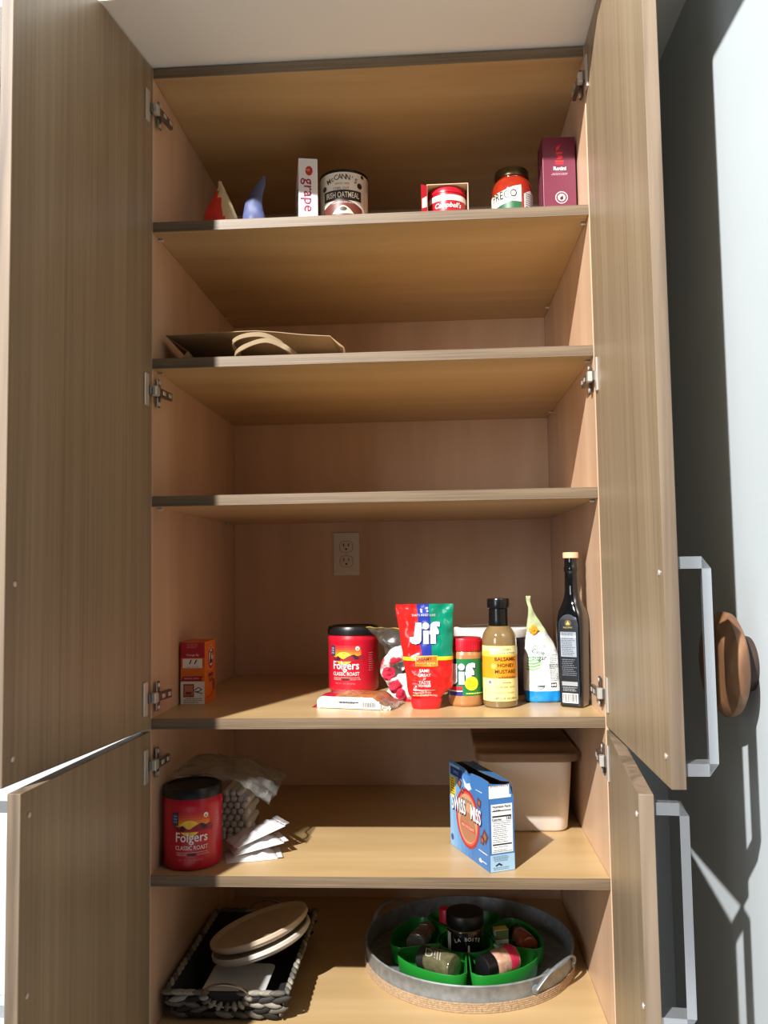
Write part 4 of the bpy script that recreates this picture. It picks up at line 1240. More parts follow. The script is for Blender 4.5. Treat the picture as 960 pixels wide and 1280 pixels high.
# ================================================================== LOWER SHELF
def cocoa_box():
    t = thing('cocoa_box', 'blue hot cocoa carton with torn-open top set at an angle on the lower shelf', 'box', (0.6274, 0.0235, Z5), 0.40)
    w_, d_, h_ = 0.0512, 0.178, 0.166
    th = 0.0010
    blue = mat((62, 116, 178), 0.4, 0, 0.03); inner = mat((96, 84, 76), 0.85, 0, 0.04)
    def slab(nm, pts, nrm):
        """card panel: outline in 3-D, thickened towards -nrm"""
        nrm = Vector(nrm)
        bm = bmesh.new()
        a = [bm.verts.new(Vector(p)) for p in pts]; b = [bm.verts.new(Vector(p) - nrm * th) for p in pts]
        f = bm.faces.new(a); f.material_index = 0
        f = bm.faces.new(list(reversed(b))); f.material_index = 1
        for i in range(len(pts)):
            j = (i + 1) % len(pts)
            f = bm.faces.new((a[i], b[i], b[j], a[j])); f.material_index = 1
        bmesh.ops.triangulate(bm, faces=[f for f in bm.faces if len(f.verts) > 4])
        return obj(nm, bm, [blue, inner], t, 0)
    z0 = 0.0003
    main = slab('main_panel', [(0, d_, z0), (0, 0, z0), (0, 0, 0.164), (0, 0.030, 0.1655), (0, 0.072, 0.1640), (0, 0.080, 0.157), (0, 0.092, 0.1590), (0, 0.100, 0.1665), (0, 0.126, 0.1680), (0, d_, 0.1695)], (-1, 0, 0))
    side = slab('narrow_panel', [(0.0001, 0, z0), (w_, 0, z0), (w_, 0, 0.135), (w_ - 0.003, 0, 0.139), (w_ - 0.005, 0, 0.148), (w_ - 0.008, 0, 0.151), (w_ - 0.007, 0, 0.158), (w_ - 0.016, 0, 0.1565), (0.0001, 0, 0.160)], (0, -1, 0))
    slab('rear_panel', [(w_, th, z0), (w_, d_, z0), (w_, d_, 0.162), (w_, 0.09, 0.160), (w_, th, 0.158)], (1, 0, 0))
    slab('narrow_panel', [(w_ - th, d_, z0), (th, d_, z0), (th, d_, 0.164), (w_ - th, d_, 0.160)], (0, 1, 0))
    slab('base_panel', [(th, th, z0), (th, d_ - th, z0), (w_ - th, d_ - th, z0), (w_ - th, th, z0)], (0, 0, -1))
    slab('top_flap', [(w_ + 0.0002, 0.012, 0.158), (w_ + 0.0002, d_ - 0.006, 0.161), (w_ - 0.030, d_ - 0.010, 0.1655), (w_ - 0.028, 0.070, 0.1635), (w_ - 0.018, 0.014, 0.161)], (0.1, 0, 1))
    f = map_plane((0, d_, 0), (0, -1, 0), (0, 0, 1))
    p = Print(f, None)
    cols = [(132, 176, 214), (118, 166, 210), (102, 154, 204), (88, 142, 198), (76, 130, 190), (68, 122, 184)]
    for i, c in enumerate(cols):
        p.rect(0.0006 + i * 0.017, 0.0008, 0.0006 + (i + 1) * 0.017, 0.1565, c, 0)
    p.rect(0.0006, 0.1565, 0.050, 0.1640, cols[0], 0)
    p.rect(0.006, 0.1420, 0.062, 0.1585, (28, 58, 128), 1)
    p.rect(0.003, 0.100, 0.029, 0.138, (226, 196, 52), 1)
    p.lines(0.006, 0.027, 0.104, 0.134, 7, (90, 76, 30), 2, 0.0020, 4)
    p.disc(0.084, 0.073, 0.0535, (168, 44, 46), 1, 0.0560, 48)
    p.disc(0.084, 0.073, 0.0480, (206, 84, 74), 2, 0.0505, 48)
    p.disc(0.084, 0.073, 0.0440, (196, 152, 118), 3, 0.0465, 48)
    p.disc(0.086, 0.058, 0.0360, (168, 116, 86), 4, 0.028, 40)
    p.poly([(0.056, 0.0545), (0.118, 0.0525), (0.118, 0.0605), (0.056, 0.0625)], (190, 70, 60), 5)
    # chocolate squares
    for u, v, s_, r_ in ((0.050, 0.133, 0.012, 0.3), (0.138, 0.116, 0.011, 0.5), (0.160, 0.060, 0.014, 0.2), (0.148, 0.050, 0.010, 0.7), (0.064, 0.122, 0.008, 0.1)):
        pts = [(u + s_ * math.cos(r_ + k * PI / 2), v + s_ * math.sin(r_ + k * PI / 2)) for k in range(4)]
        p.poly(pts, (96, 54, 44), 2)
        p.poly([(u + 0.55 * s_ * math.cos(r_ + k * PI / 2), v + 0.55 * s_ * math.sin(r_ + k * PI / 2)) for k in range(4)], (150, 96, 78), 3)
    p.poly([(0.116, 0.098), (0.138, 0.104), (0.148, 0.094), (0.140, 0.082), (0.122, 0.079)], (206, 36, 44), 5)
    p.disc(0.010, 0.018, 0.0065, (40, 84, 150), 1)
    p.poly([(0.066, 0.148), (0.082, 0.139), (0.098, 0.144), (0.106, 0.134), (0.092, 0.128), (0.074, 0.131)], (206, 216, 228), 2)
    p.lines(0.124, 0.152, 0.137, 0.139, 1, (220, 230, 240), 2, 0.0016, 4)
    p.lines(0.132, 0.170, 0.028, 0.030, 1, (220, 230, 240), 2, 0.0022, 4)
    p.lines(0.006, 0.028, 0.066, 0.088, 5, (150, 190, 224), 2, 0.0012, 4)
    p.poly([(0.132, 0.012), (0.140, 0.016), (0.146, 0.011), (0.144, 0.008), (0.135, 0.008)], (226, 234, 242), 2)
    p.lines(0.146, 0.166, 0.011, 0.012, 1, (220, 230, 240), 2, 0.0022, 4)
    lab = p.done('main_label', main)
    p = Print(f, None)
    for dx, dz, col, ly, bo in ((0.0012, -0.0014, (18, 34, 82), 6, 0.050), (0, 0, (246, 248, 250), 8, 0.016)):
        p.text('SWISS', 0.0455 + dx, 0.0890 + dz, 0.038, col, ly, bold=bo, sx=0.66, rot=0.03)
        p.text('MISS', 0.1235 + dx, 0.0885 + dz, 0.038, col, ly, bold=bo, sx=0.62, rot=-0.03)
    p.text('HOT COCOA', 0.084, 0.107, 0.0075, (110, 60, 50), 7)
    p.text('MILK CHOCOLATE', 0.087, 0.0575, 0.0072, (250, 222, 200), 7, sx=0.9)
    p.text('SIMPLE', 0.034, 0.1502, 0.0085, (150, 180, 224), 4)
    p.text('NEW', 0.1305, 0.0920, 0.0075, (250, 236, 230), 7)
    p.done('lettering', main)
    p = Print(map_plane((0, 0, 0), (1, 0, 0), (0, 0, 1)), None)
    p.rect(0.0006, 0.0008, w_ - 0.0006, 0.031, (158, 194, 222), 0)
    p.rect(0.0040, 0.034, w_ - 0.0035, 0.1220, (236, 238, 238), 1)
    p.rect(0.0002, 0.133, w_ - 0.0055, 0.1380, (236, 236, 232), 1); p.rect(0.0002, 0.138, w_ - 0.009, 0.1558, (238, 238, 234), 1)
    for v, th_ in ((0.1090, 0.0018), (0.0985, 0.0030), (0.0480, 0.0026), (0.0905, 0.0006), (0.0360, 0.0008)):
        p.rect(0.0060, v, w_ - 0.0055, v + th_, (32, 34, 40), 2)
    p.lines(0.0062, w_ - 0.008, 0.0535, 0.0870, 10, (70, 74, 80), 2, 0.0010, 3)
    p.lines(0.0062, w_ - 0.008, 0.0385, 0.0445, 2, (70, 74, 80), 2, 0.0010, 5)
    p.lines(0.0062, w_ - 0.008, 0.0195, 0.0275, 4, (84, 100, 116), 2, 0.0009, 6)
    p.poly([(0.010, 0.012), (0.018, 0.0165), (0.026, 0.012), (0.022, 0.0105), (0.018, 0.013), (0.013, 0.0105)], (36, 44, 60), 2)
    p.lines(0.0062, w_ - 0.012, 0.0045, 0.0075, 2, (84, 100, 116), 2, 0.0009, 7)
    for i in range(9):
        p.rect(0.004 + i * 0.0042, 0.1535, 0.0062 + i * 0.0042, 0.1556, ((150, 60, 50), (170, 140, 90), (90, 60, 50))[i % 3], 2)
    lab = p.done('nutrition_label', side)
    p = Print(map_plane((0, 0, 0), (1, 0, 0), (0, 0, 1)), None)
    p.text('Nutrition Facts', w_ / 2, 0.1175, 0.0064, (28, 30, 36), 3, bold=0.02, sx=0.95)
    p.text('8 servings', 0.0160, 0.1122, 0.0034, (40, 42, 48), 3)
    p.text('Calories', 0.0150, 0.0945, 0.0058, (28, 30, 36), 3, bold=0.02)
    p.text('160', 0.0395, 0.0955, 0.0082, (28, 30, 36), 3, bold=0.02)
    p.done('lettering', side)
cocoa_box()

def rrect(hx, hy, r, n=8):
    pts = []
    for cx, cy, a0 in ((hx - r, -hy + r, -PI / 2), (hx - r, hy - r, 0), (-hx + r, hy - r, PI / 2), (-hx + r, -hy + r, PI)):
        for i in range(n + 1):
            a = a0 + PI / 2 * i / n
            pts.append((cx + r * math.cos(a), cy + r * math.sin(a)))
    return pts

def storage_bin():
    t = thing('storage_bin', 'white rounded storage bin with a dark acacia wood lid behind the blue cocoa carton', 'bin', (0.7240, 0.4080, Z5), 0.0)
    bm = bmesh.new()
    rings = []
    for z, g, r in ((0.0004, -0.007, 0.022), (0.002, -0.0035, 0.025), (0.006, 0.0, 0.028), (0.075, 0.006, 0.030), (0.150, 0.0115, 0.032)):
        rings.append([Vector((x, y, z)) for x, y in rrect(0.0845 + g, 0.1430 + g, r)])
    ring_skin(bm, rings, True, 0, True, True)
    obj('bin_body', bm, mat((226, 216, 204), 0.45, 0, 0.01), t, 40)
    bm = bmesh.new()
    rings = []
    for z, g in ((0.1505, -0.002), (0.152, 0.0), (0.166, 0.001), (0.1685, -0.001), (0.1695, -0.004)):
        rings.append([Vector((x, y, z)) for x, y in rrect(0.1085 + g, 0.1680 + g, 0.032)])
    ring_skin(bm, rings, True, 0, True, True)
    l = obj('lid', bm, wood('acacia_lid', (78, 56, 40), (138, 106, 78), (196, 160, 124), 'x', 60, 0.06, 0.45, 0.7), t, 30)
    l['label'] = 'dark wooden lid'
storage_bin()

def paper_packet(loc, rotz, lab, tilt, hgt, seed, L=0.098):
    t = thing('paper_packet', lab, 'packet', loc, 0, 'folded white paper packets', rot=(tilt[0], tilt[1], rotz))
    bm = bmesh.new()
    nx, ny = 18, 14
    top = []
    for i in range(nx + 1):
        r = []
        for j in range(ny + 1):
            u = i / nx; v = j / ny
            e = min(1, 5.0 * min(u, 1 - u)) * min(1, 4.0 * min(v, 1 - v))
            z = hgt * e ** 0.6
            x = (u - 0.5) * L; y = (v - 0.5) * 0.062
            z += 0.0045 * noise.noise(Vector((x * 70 + seed, y * 70, seed))) * (0.3 + e)
            r.append(Vector((x + 0.002 * noise.noise(Vector((y * 120, seed, 1))), y, max(0.0012, z))))
        top.append(r)
    up = [[bm.verts.new(p) for p in r] for r in top]
    dn = [[bm.verts.new(Vector((p.x, p.y, 0.0004))) for p in r] for r in top]
    for i in range(nx):
        for j in range(ny):
            bm.faces.new((up[i][j], up[i + 1][j], up[i + 1][j + 1], up[i][j + 1]))
            bm.faces.new((dn[i][j], dn[i][j + 1], dn[i + 1][j + 1], dn[i + 1][j]))
    edge = [(i, 0) for i in range(nx)] + [(nx, j) for j in range(ny)] + [(i, ny) for i in range(nx, 0, -1)] + [(0, j) for j in range(ny, 0, -1)]
    for a, b in zip(edge, edge[1:] + edge[:1]):
        bm.faces.new((up[a[0]][a[1]], dn[a[0]][a[1]], dn[b[0]][b[1]], up[b[0]][b[1]]))
    obj('wrapper', bm, mat((228, 226, 228), 0.5, 0, 0.03, 60, 0.2, 90), t, 40)
    bm = bmesh.new()
    rings = []
    for k in range(7):
        x = L / 2 + k * 0.0018
        rings.append([Vector((x, (j / 10 - 0.5) * 0.060, 0.002 + 0.0014 * ((k + j) % 2) + (0.0006 if s_ else 0))) for s_, js in ((1, range(11)), (0, range(10, -1, -1))) for j in js])
    ring_skin(bm, rings, True, 0, True, True)
    obj('crimped_end', bm, mat((214, 212, 216), 0.45, 0, 0.03), t, 30)
paper_packet((0.1640, 0.1060, Z5 + 0.0003), 0.30, 'lowest of the three crumpled white packets, flat on the lower shelf', (0, 0, 0), 0.009, 1.0)
paper_packet((0.1710, 0.1160, Z5 + 0.0185), 0.50, 'middle one of the three crumpled white packets beside the red canister', (0.0, -0.10, 0), 0.009, 5.0)
paper_packet((0.1690, 0.1250, Z5 + 0.0385), 0.62, 'topmost of the three crumpled white packets leaning towards the plastic bag', (0.0, -0.24, 0), 0.009, 9.0, 0.105)

def stick_bag():
    t = thing('clear_bag', 'crumpled clear plastic bag of white round-ended sticks draped over the red canister', 'bag', (0.108, 0.245, Z5), 0.0)
    fm = film('clear_bag_film', (226, 228, 226), 0.22, 0.12, 0.5)
    fl = film('clear_bag_wrap', (236, 236, 234), 0.10, 0.12, 0.5)
    # bundle of sticks seen end-on
    bm = bmesh.new()
    r = 0.0072
    row = 0
    z = 0.0075
    while z < 0.098:
        hw = 0.030 if 0.012 < z < 0.09 else 0.024
        x = -hw + (r if row % 2 else 0)
        while x <= hw:
            yo = -0.040 + 0.004 * noise.noise(Vector((x * 90, z * 90, 0)))
            M = Matrix.Translation((x, yo, z)) @ Matrix.Rotation(PI / 2, 4, 'X')
            lathe(bm, [(r * 0.45, 0.0052), (r * 0.85, 0.0036), (r * 0.97, 0.0), (r * 0.97, -0.085)], 10, M=M)
            x += 2 * r
        z += r * 1.78
        row += 1
    b = obj('stick_bundle', bm, mat((244, 240, 232), 0.7, 0, 0.03, 80), t, 50)
    b['kind'] = 'stuff'
    # lower film round the bundle
    bm = bmesh.new()
    loft(bm, densify([(0.0006, 0, 0.006, 0.036, 0.056, 3), (0.05, 0, 0.006, 0.040, 0.060, 3), (0.104, 0.0, 0.006, 0.040, 0.058, 3), (0.120, 0.006, 0.006, 0.046, 0.050, 2.5)], 0.006), 44, wrinkle=0.004, wscale=50, cap=False)
    obj('film', bm, fl, t, 60)
    # loose end of the bag flopped over the canister lid and out to the right
    bm = bmesh.new()
    nx, ny = 44, 22
    def surf(u, v, k):
        x = -0.098 + 0.200 * u
        y = -0.175 + 0.19 * v - 0.02 * (u - 0.5)
        over = 0.1545
        zz = over + 0.004 + 0.004 * math.sin(u * 5.0 + v * 2)
        if u > 0.52:
            f = (u - 0.52) / 0.48
            zz -= 0.040 * f ** 1.6
        zz += 0.010 * noise.noise(Vector((x * 26, y * 26, k * 3.0))) + 0.005 * noise.noise(Vector((x * 70, y * 70, k * 9.0)))
        zz = max(zz, over - 0.001 if u < 0.5 else 0.0)
        edge = min(1, 6 * min(u, 1 - u)) * min(1, 5 * min(v, 1 - v))
        return Vector((x, y, zz + (0.012 * edge + 0.0015 if k else 0)))
    for k in (0, 1):
        g = [[bm.verts.new(surf(i / nx, j / ny, k)) for j in range(ny + 1)] for i in range(nx + 1)]
        for i in range(nx):
            for j in range(ny):
                bm.faces.new((g[i][j], g[i + 1][j], g[i + 1][j + 1], g[i][j + 1]))
    obj('film', bm, fm, t, 60)
    bm = bmesh.new()
    pts = [(0.088 + 0.004 * math.sin(i * 1.3), -0.165 + i * 0.013, 0.122 + 0.004 * math.sin(i * 0.9)) for i in range(13)]
    tube(bm, pts, 0.0022, 6, flat=0.5)
    obj('zip_strip', bm, film('zip_strip_film', (196, 204, 210), 0.6, 0.12, 0.5), t, 60)
stick_bag()

# ================================================================== BOTTOM SHELF: woven basket and what lies in it
def basket():
    t = thing('woven_basket', 'black and grey woven basket with metal ring handles holding stacked plates', 'basket', (0.1315, 0.2260, Z6), 0.0)
    hx, hy, h = 0.1180, 0.1930, 0.058
    tp = 0.020     # taper per side
    dark = mat((26, 24, 23), 0.8, 0, 0.2)
    bm = bmesh.new()
    def wall(out, inn):
        return
    rings = []
    for z, g in ((0.0004, -tp - 0.006), (0.004, -tp - 0.004), (h, -0.006), (h, -0.011), (0.008, -tp - 0.010)):
        rings.append([Vector((x, y, z)) for x, y in rrect(hx + g, hy + g, 0.020)])
    ring_skin(bm, rings, True, 0, True, True)
    o = obj('liner', bm, dark, t, 30); o['label'] = 'black woven inner wall'
    # strands
    def strand_mesh(nm, rgb):
        bm = bmesh.new()
        rings = []
        for k in range(7):
            s = -1 + 2 * k / 6
            r = max(0.12, (1 - s * s) ** 0.5)
            rings.append([Vector((s * 0.0195, 0.0042 * r * math.cos(a), 0.0066 * r * math.sin(a))) for a in [2 * PI * i / 6 for i in range(6)]])
        ring_skin(bm, rings, True, 0, True, True)
        me = bpy.data.meshes.new(nm); bm.to_mesh(me); bm.free()
        me.materials.append(mat(rgb, 0.75, 0, 0.2, 160, 0.3, 200))
        for p in me.polygons: p.use_smooth = True
        return me
    metas = [strand_mesh('strand', (146, 140, 128)), strand_mesh('strand', (96, 91, 83)), strand_mesh('strand', (46, 43, 40)), strand_mesh('strand', (24, 22, 21))]
    rnd = random.Random(4)
    def perim(hx_, hy_, step, phase):
        segs = [((-hx_, -hy_), (hx_, -hy_)), ((hx_, -hy_), (hx_, hy_)), ((hx_, hy_), (-hx_, hy_)), ((-hx_, hy_), (-hx_, -hy_))]
        for a, b in segs:
            L = math.hypot(b[0] - a[0], b[1] - a[1]); n = max(1, round(L / step))
            for i in range(n):
                f = (i + 0.5 + (0.25 if phase else -0.25)) / n
                f = min(0.97, max(0.03, f))
                yield a[0] + (b[0] - a[0]) * f, a[1] + (b[1] - a[1]) * f, math.atan2(b[1] - a[1], b[0] - a[0])
    for row, z in enumerate((0.0130, 0.0242, 0.0355, 0.0465)):
        g = -tp * (1 - z / h)
        for x, y, a in perim(hx + g - 0.002, hy + g - 0.002, 0.029, row % 2):
            if y < -hy + 0.03 and abs(x) < 0.040 and z > 0.020: continue
            s = bpy.data.objects.new('strand', metas[rnd.choice((0, 1, 1, 2, 2, 3))])
            link(s, t)
            s.location = (x, y, z)
            s.rotation_euler = (rnd.uniform(-0.2, 0.2), (-0.20 if row % 2 else 0.20) + rnd.uniform(-0.08, 0.08), a)
    for x, y, a in perim(hx - 0.004, hy - 0.004, 0.021, 0):
        if y < -hy + 0.02 and abs(x) < 0.034: continue
        s = bpy.data.objects.new('strand', metas[rnd.choice((0, 0, 0, 1, 1))])
        link(s, t); s.location = (x, y, h + 0.0005); s.rotation_euler = (0, 0.12, a + 0.30); s.scale = (0.85, 1.25, 0.85)
    for sgn in (-1, 1):
        bm = bmesh.new()
        ring = [(0.043 * math.cos(2 * PI * i / 40), sgn * (hy - 0.0015) + 0.010 * sgn * math.sin(2 * PI * i / 40), 0.054 + 0.025 * math.sin(2 * PI * i / 40)) for i in range(40)]
        tube(bm, ring, 0.0027, 8, closed=True)
        o = obj('ring_handle', bm, mat((150, 138, 122), 0.25, 1.0, 0.05), t, 60); o['label'] = 'oval metal ring handle'
        for i in range(9):
            a = PI + PI * (i + 0.5) / 9
            s = bpy.data.objects.new('strand', metas[(0, 1, 0)[i % 3]])
            link(s, t)
            s.location = (0.043 * math.cos(a), sgn * (hy - 0.0015) + 0.010 * sgn * math.sin(a), 0.054 + 0.025 * math.sin(a))
            s.rotation_euler = (0, -a + (0.2 if sgn < 0 else -0.2), 0); s.scale = (0.5, 1.25, 0.85)
basket()

def plate(lab, z, off, rgb):
    t = thing('plate', lab, 'plate', (0.1660 + off[0], 0.2050 + off[1], Z6 + z), 0, 'round plates in the basket', rot=(-0.04, -0.30, 0))
    R = 0.1040
    bm = bmesh.new()
    lathe(bm, [(R * 0.80, 0.0), (R * 0.90, 0.002), (R * 0.955, 0.006), (R * 0.97, 0.0100), (R * 1.0, 0.0112), (R * 1.0, 0.0178), (R * 0.985, 0.0190), (R * 0.955, 0.0188), (R * 0.93, 0.0165), (R * 0.90, 0.0115), (R * 0.85, 0.0105)], 72)
    obj('dish', bm, mat(rgb, 0.35, 0, 0.02), t, 25)
plate('lower of two tilted round plates in the woven basket', 0.0765, (0.0030, -0.0060), (216, 210, 198))
plate('upper beige round plate tilted on the stack in the woven basket', 0.0960, (-0.0030, 0.0020), (206, 186, 162))
def dish():
    t = thing('food_container', 'small pale rectangular food container under the tilted plates in the basket', 'container', (0.1330, 0.1350, Z6 + 0.0105), 0.0)
    bm = bmesh.new()
    rings = [[Vector((x, y, z)) for x, y in rrect(0.058 + g, 0.062 + g, 0.014)] for z, g in ((0.0, -0.012), (0.003, -0.009), (0.022, 0.0), (0.024, 0.003), (0.0255, 0.003), (0.0255, 0.0))]
    ring_skin(bm, rings, True, 0, True, True)
    obj('container_body', bm, mat((206, 208, 208), 0.4, 0, 0.02), t, 30)
    bm = bmesh.new()
    rings = [[Vector((x, y, z)) for x, y in rrect(0.059 + g, 0.063 + g, 0.015)] for z, g in ((0.0257, 0.003), (0.0275, 0.003), (0.0285, 0.001), (0.0285, -0.006), (0.0275, -0.008))]
    ring_skin(bm, rings, True, 0, True, True)
    obj('lid', bm, mat((214, 214, 212), 0.4, 0, 0.02), t, 30)
dish()

# ================================================================== BOTTOM SHELF: galvanised tray, divided green tray, spices
TC = Vector((0.5930, 0.3150, Z6))
def steel_tray():
    t = thing('galvanized_tray', 'large round galvanized metal tray with rope band and curved handles on the bottom shelf', 'tray', TC, 0.0)
    galv = mat((138, 143, 146), 0.42, 0.35, 0.22, 60, 0.08, 90)
    R = 0.2210
    bm = bmesh.new()
    lathe(bm, [(R - 0.004, 0.0010), (R - 0.0005, 0.0025), (R, 0.018), (R + 0.001, 0.0455), (R + 0.0025, 0.0470), (R + 0.003, 0.0490), (R + 0.001, 0.0510), (R - 0.0015, 0.0500), (R - 0.0022, 0.0455), (R - 0.0030, 0.006), (R - 0.008, 0.0045)], 110)
    obj('pan', bm, galv, t, 50)
    # rope band: stacked turns
    bm = bmesh.new()
    for k in range(5):
        z = 0.0022 + k * 0.0037
        n = 110
        tube(bm, [((R + 0.0016) * math.cos(2 * PI * i / n), (R + 0.0016) * math.sin(2 * PI * i / n), z) for i in range(n)], 0.0020, 6, closed=True)
    jute = mat((170, 142, 110), 0.85, 0, 0.25, 240, 0.5, 260)
    o = obj('rope_band', bm, jute, t, 60); o['label'] = 'tan rope wound round the base'
    for a0 in (-0.66, PI - 0.66):
        bm = bmesh.new()
        pts = []
        for i in range(25):
            s = -1 + 2 * i / 24
            a = a0 + s * 0.33
            lift = (1 - abs(s) ** 2.6)
            rr = R + 0.0045 + 0.007 * lift
            pts.append((rr * math.cos(a), rr * math.sin(a), 0.030 + 0.034 * lift))
        tube(bm, pts, 0.0045, 8, flat=0.45)
        for s in (-1, 1):
            a = a0 + s * 0.33
            M = Matrix.Rotation(a, 4, 'Z') @ Matrix.Translation((R + 0.001, 0, 0.029)) @ Matrix.Rotation(PI / 2, 4, 'Y')
            lathe(bm, [(0.0095, 0.0), (0.0095, 0.0025), (0.0085, 0.0032)], 16, M=M)
            lathe(bm, [(0.0038, 0.003), (0.0038, 0.0050), (0.002, 0.0062)], 12, M=M)
        obj('handle', bm, galv, t, 40)
steel_tray()

GC = Vector((0.5880, 0.3040, Z6 + 0.0055))
def divided_tray():
    t = thing('divided_tray', 'round green divided snack tray holding spice jars inside the metal tray', 'tray', GC, 0.0)
    grn = mat((30, 128, 42), 0.35, 0, 0.04)
    bm = bmesh.new()
    lathe(bm, [(0.148, 0.0004), (0.1495, 0.0012), (0.148, 0.0020)], 64)
    obj('base_plate', bm, grn, t, 40)
    def cup(nm, outline, h, th):
        """open cup from an outline: outer wall, rounded rim, inner wall, floor"""
        bm = bmesh.new()
        c = Vector((sum(p[0] for p in outline) / len(outline), sum(p[1] for p in outline) / len(outline)))
        def ins(d):
            out = []
            N = len(outline)
            for i in range(N):
                a = Vector(outline[(i - 1) % N]); b = Vector(outline[(i + 1) % N]); q = Vector(outline[i])
                tg = (b - a).normalized(); nn = Vector((-tg.y, tg.x))
                out.append(q + nn * d)
            return out
        rings = []
        for z, d in ((0.0022, 0.006), (0.004, 0.0045), (h - 0.001, 0.0), (h, 0.0005), (h, th), (h - 0.001, th + 0.0004), (0.006, 0.0050 + th), (0.0042, 0.008 + th)):
            rings.append([Vector((p.x, p.y, z)) for p in ins(d)])
        ring_skin(bm, rings, True, 0, True, True)
        return obj(nm, bm, grn, t, 45)
    ri, ro = 0.0600, 0.1640
    for k in range(5):
        am = -PI / 2 + (k + 0.5) * 2 * PI / 5
        ha = PI / 5
        pts = []
        gap_i, gap_o = 0.0015 / ri, 0.0035 / ro
        n = 16
        for i in range(n + 1):
            s = -1 + 2 * i / n
            a = am + s * (ha - gap_o)
            r = ro - 0.018 * max(0, abs(s) - 0.72) ** 2 / 0.0784
            pts.append((r * math.cos(a), r * math.sin(a)))
        for i in range(9):
            s = 1 - 2 * i / 8
            a = am + s * (ha - gap_i)
            pts.append((ri * math.cos(a), ri * math.sin(a)))
        cup('compartment', pts, 0.040, 0.0022)
    cup('center_cup', [(0.0570 * math.cos(2 * PI * i / 40), 0.0570 * math.sin(2 * PI * i / 40)) for i in range(40)], 0.037, 0.0020)
divided_tray()
FZ = GC.z + 0.0045

def black_jar():
    t = thing('spice_jar', 'black labelled spice jar standing upright in the middle of the green tray', 'jar', (GC.x - 0.002, GC.y, FZ), 0.0)
    R = 0.0385
    bm = bmesh.new(); lathe(bm, [(R * 0.92, 0.0003), (R, 0.004), (R, 0.064), (R * 0.95, 0.068), (R * 0.9, 0.070)], 48)
    obj('jar_body', bm, mat((20, 19, 20), 0.15, 0, 0.05, coat=0.5), t, 40)
    bm = bmesh.new(); lathe(bm, [(R * 1.02, 0.0685), (R * 1.05, 0.070), (R * 1.05, 0.094), (R * 1.0, 0.0965), (R * 0.9, 0.097)], 48)
    obj('lid', bm, mat((16, 16, 17), 0.4, 0, 0.05), t, 40)
    bm = bmesh.new(); lathe(bm, [(R * 1.01, 0.0655), (R * 1.035, 0.0660), (R * 1.035, 0.0680), (R * 1.01, 0.0684)], 48)
    o = obj('neck_band', bm, mat((190, 156, 84), 0.3, 0.9, 0.05), t, 40); o['label'] = 'thin gold neck band'
    p = Print(map_cyl(R), 0.003)
    p.rect(-0.050, 0.010, -0.036, 0.060, (206, 202, 194), 0)
    p.poly([(0.003, 0.018), (0.009, 0.018), (0.0075, 0.040), (0.0045, 0.040)], (206, 200, 188), 0)
    lab = p.done('label', t)
    p = Print(map_cyl(R), 0.003)
    for i, ch in enumerate('LA BOITE'):
        a = (i - 3.5) / 3.5
        p.text(ch, 0.004 + a * 0.026, 0.0520 - 0.005 * a * a, 0.0105, (226, 218, 206), 2, bold=0.01, rot=-0.28 * a)
    p.done('lettering', lab)
black_jar()

def lying_jar(lab, a, b, R, glass, cap, extra=None, name='spice_jar', cap_len=0.018, cat='jar'):
    """a jar lying down: a = cap end, b = base end (local floor = compartment floor)"""
    a = Vector(a); b = Vector(b)
    L = (b - a).length
    q = (b - a).to_track_quat('Z', 'Y')
    t = thing(name, lab, cat, (a.x, a.y, a.z), 0, rot=q.to_euler())
    bm = bmesh.new(); lathe(bm, [(R * 0.80, cap_len), (R * 0.86, cap_len + 0.003), (R, cap_len + 0.010), (R, L - 0.004), (R * 0.94, L - 0.001), (R * 0.8, L)], 36)
    obj('jar_body', bm, glass, t, 40)
    bm = bmesh.new(); lathe(bm, [(R * 0.84, 0), (R * 0.92, 0.0015), (R * 0.92, cap_len), (R * 0.84, cap_len + 0.0008)], 36)
    obj('cap', bm, cap, t, 40)
    if extra: extra(t, R, L)
    return t
blk = mat((18, 18, 19), 0.35, 0, 0.05)
glassy = lambda rgb, v=0.25: mat(rgb, 0.08, 0, v, 90, coat=0.8)
def ex_grey(t, R, L):
    p = Print(lambda u, v, l: map_cyl(R)(u, v, l), 0.003)
    for k in range(7):
        p.rect(-0.020, 0.024 + k * 0.006, 0.020, 0.0262 + k * 0.006, (150, 146, 138), 0)
    p.done('label', t)
def in_cup(phi, r, L, R, flip=1):
    c = Vector((GC.x + r * math.cos(phi), GC.y + r * math.sin(phi), FZ + R + 0.0022))
    tg = Vector((-math.sin(phi), math.cos(phi), 0)) * (L / 2) * flip
    return c - tg, c + tg
A_, B_ = in_cup(math.radians(162), 0.102, 0.074, 0.0235)
lying_jar('clear grey spice jar lying in the left compartment of the green tray', A_, B_, 0.0235, glassy((92, 88, 80)), mat((120, 116, 108), 0.3, 0.5, 0.05), ex_grey)
def ex_dill(t, R, L):
    # handwriting on the glass, on the side facing up and towards the front
    def f(u, v, l):
        a = u / R
        up = Vector((0, 0, 1)); front = Vector((0.0, -0.6, 0.8))
        q = t.rotation_euler.to_quaternion().inverted()
        fr = q @ front; fr.z = 0; fr.normalize()
        sd = Vector((0, 0, 1)).cross(fr)
        d = fr * math.cos(a) + sd * math.sin(a)
        return d * (R + l) + Vector((0, 0, v))
    p = Print(lambda u, v, l: f(v, u, l), 0.004, 0.003)
    p.text('Dill', 0.036, 0.000, 0.024, (170, 170, 164), 1, shear=0.35, sx=1.25, bold=-0.012)
    p.done('lettering', t)
A_, B_ = in_cup(math.radians(-126), 0.104, 0.084, 0.0245)
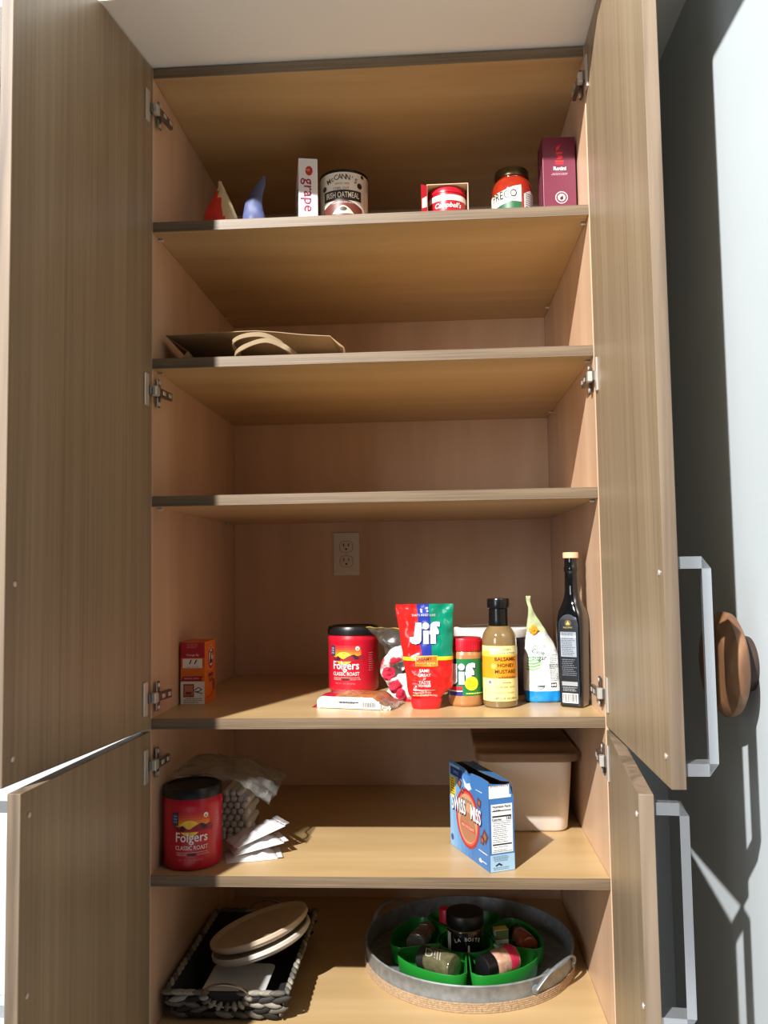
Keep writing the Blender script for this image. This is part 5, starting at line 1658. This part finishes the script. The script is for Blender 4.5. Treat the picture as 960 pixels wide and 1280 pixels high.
lying_jar('spice jar with handwritten label lying in the lower left compartment of the green tray', A_, B_, 0.0245, glassy((96, 92, 66)), mat((36, 38, 36), 0.3, 0, 0.1), ex_dill, cap_len=0.016)
def ex_pink(t, R, L):
    bm = bmesh.new(); lathe(bm, [(R * 1.005, L - 0.026), (R * 1.012, L - 0.025), (R * 1.012, L - 0.006), (R * 1.003, L - 0.005)], 36, cap0=False, cap1=False)
    o = obj('label_band', bm, mat((196, 44, 78), 0.4, 0, 0.2, 80), t, 40); o['label'] = 'pink band near the base'
A_, B_ = in_cup(math.radians(-54), 0.104, 0.084, 0.0255)
lying_jar('clear jar of pinkish spice with a black cap lying in the lower right compartment', A_, B_, 0.0255, glassy((186, 146, 122), 0.3), blk, ex_pink, cap_len=0.024)
A_, B_ = in_cup(math.radians(18), 0.1310, 0.076, 0.0195, -1)
lying_jar('reddish brown spice bottle lying in the right compartment of the green tray', A_, B_, 0.0195, glassy((132, 64, 42), 0.2), blk, cap_len=0.014)
def spice_box():
    t = thing('spice_box', 'small white and green box with a yellow top beside the brown spice bottle', 'box', (GC.x + 0.084 * math.cos(0.45), GC.y + 0.084 * math.sin(0.45), FZ), 0.25)
    bm = bmesh.new(); box(bm, (-0.0150, -0.011, 0.0003), (0.0150, 0.011, 0.046), 0.0008)
    obj('carton', bm, mat((206, 204, 190), 0.5, 0, 0.03), t, 0)
    p = Print(map_front(-0.011), None)
    p.rect(-0.0146, 0.026, 0.0146, 0.0455, (92, 110, 62), 0)
    p.barcode(-0.010, 0.012, 0.006, 0.020, 21, 1)
    p.done('front_label', t)
    p = Print(map_plane((0, 0, 0.046), (1, 0, 0), (0, 1, 0)), None)
    p.rect(-0.0146, -0.0106, 0.0146, 0.0106, (196, 176, 60), 0)
    p.done('top_label', t)
spice_box()
def red_cap():
    t = thing('spice_bottle', 'small spice bottle with a bright red cap at the back of the green tray', 'bottle', (GC.x + 0.105 * math.cos(1.98), GC.y + 0.105 * math.sin(1.98), FZ), 0.0)
    bm = bmesh.new(); lathe(bm, [(0.015, 0.0003), (0.0165, 0.002), (0.0165, 0.034), (0.013, 0.038)], 28)
    obj('bottle_body', bm, glassy((84, 70, 52)), t, 40)
    bm = bmesh.new(); lathe(bm, [(0.0155, 0.0365), (0.0160, 0.037), (0.0155, 0.062), (0.0140, 0.0645), (0.010, 0.065)], 28)
    obj('cap', bm, mat((206, 26, 56), 0.4, 0, 0.03), t, 40)
red_cap()
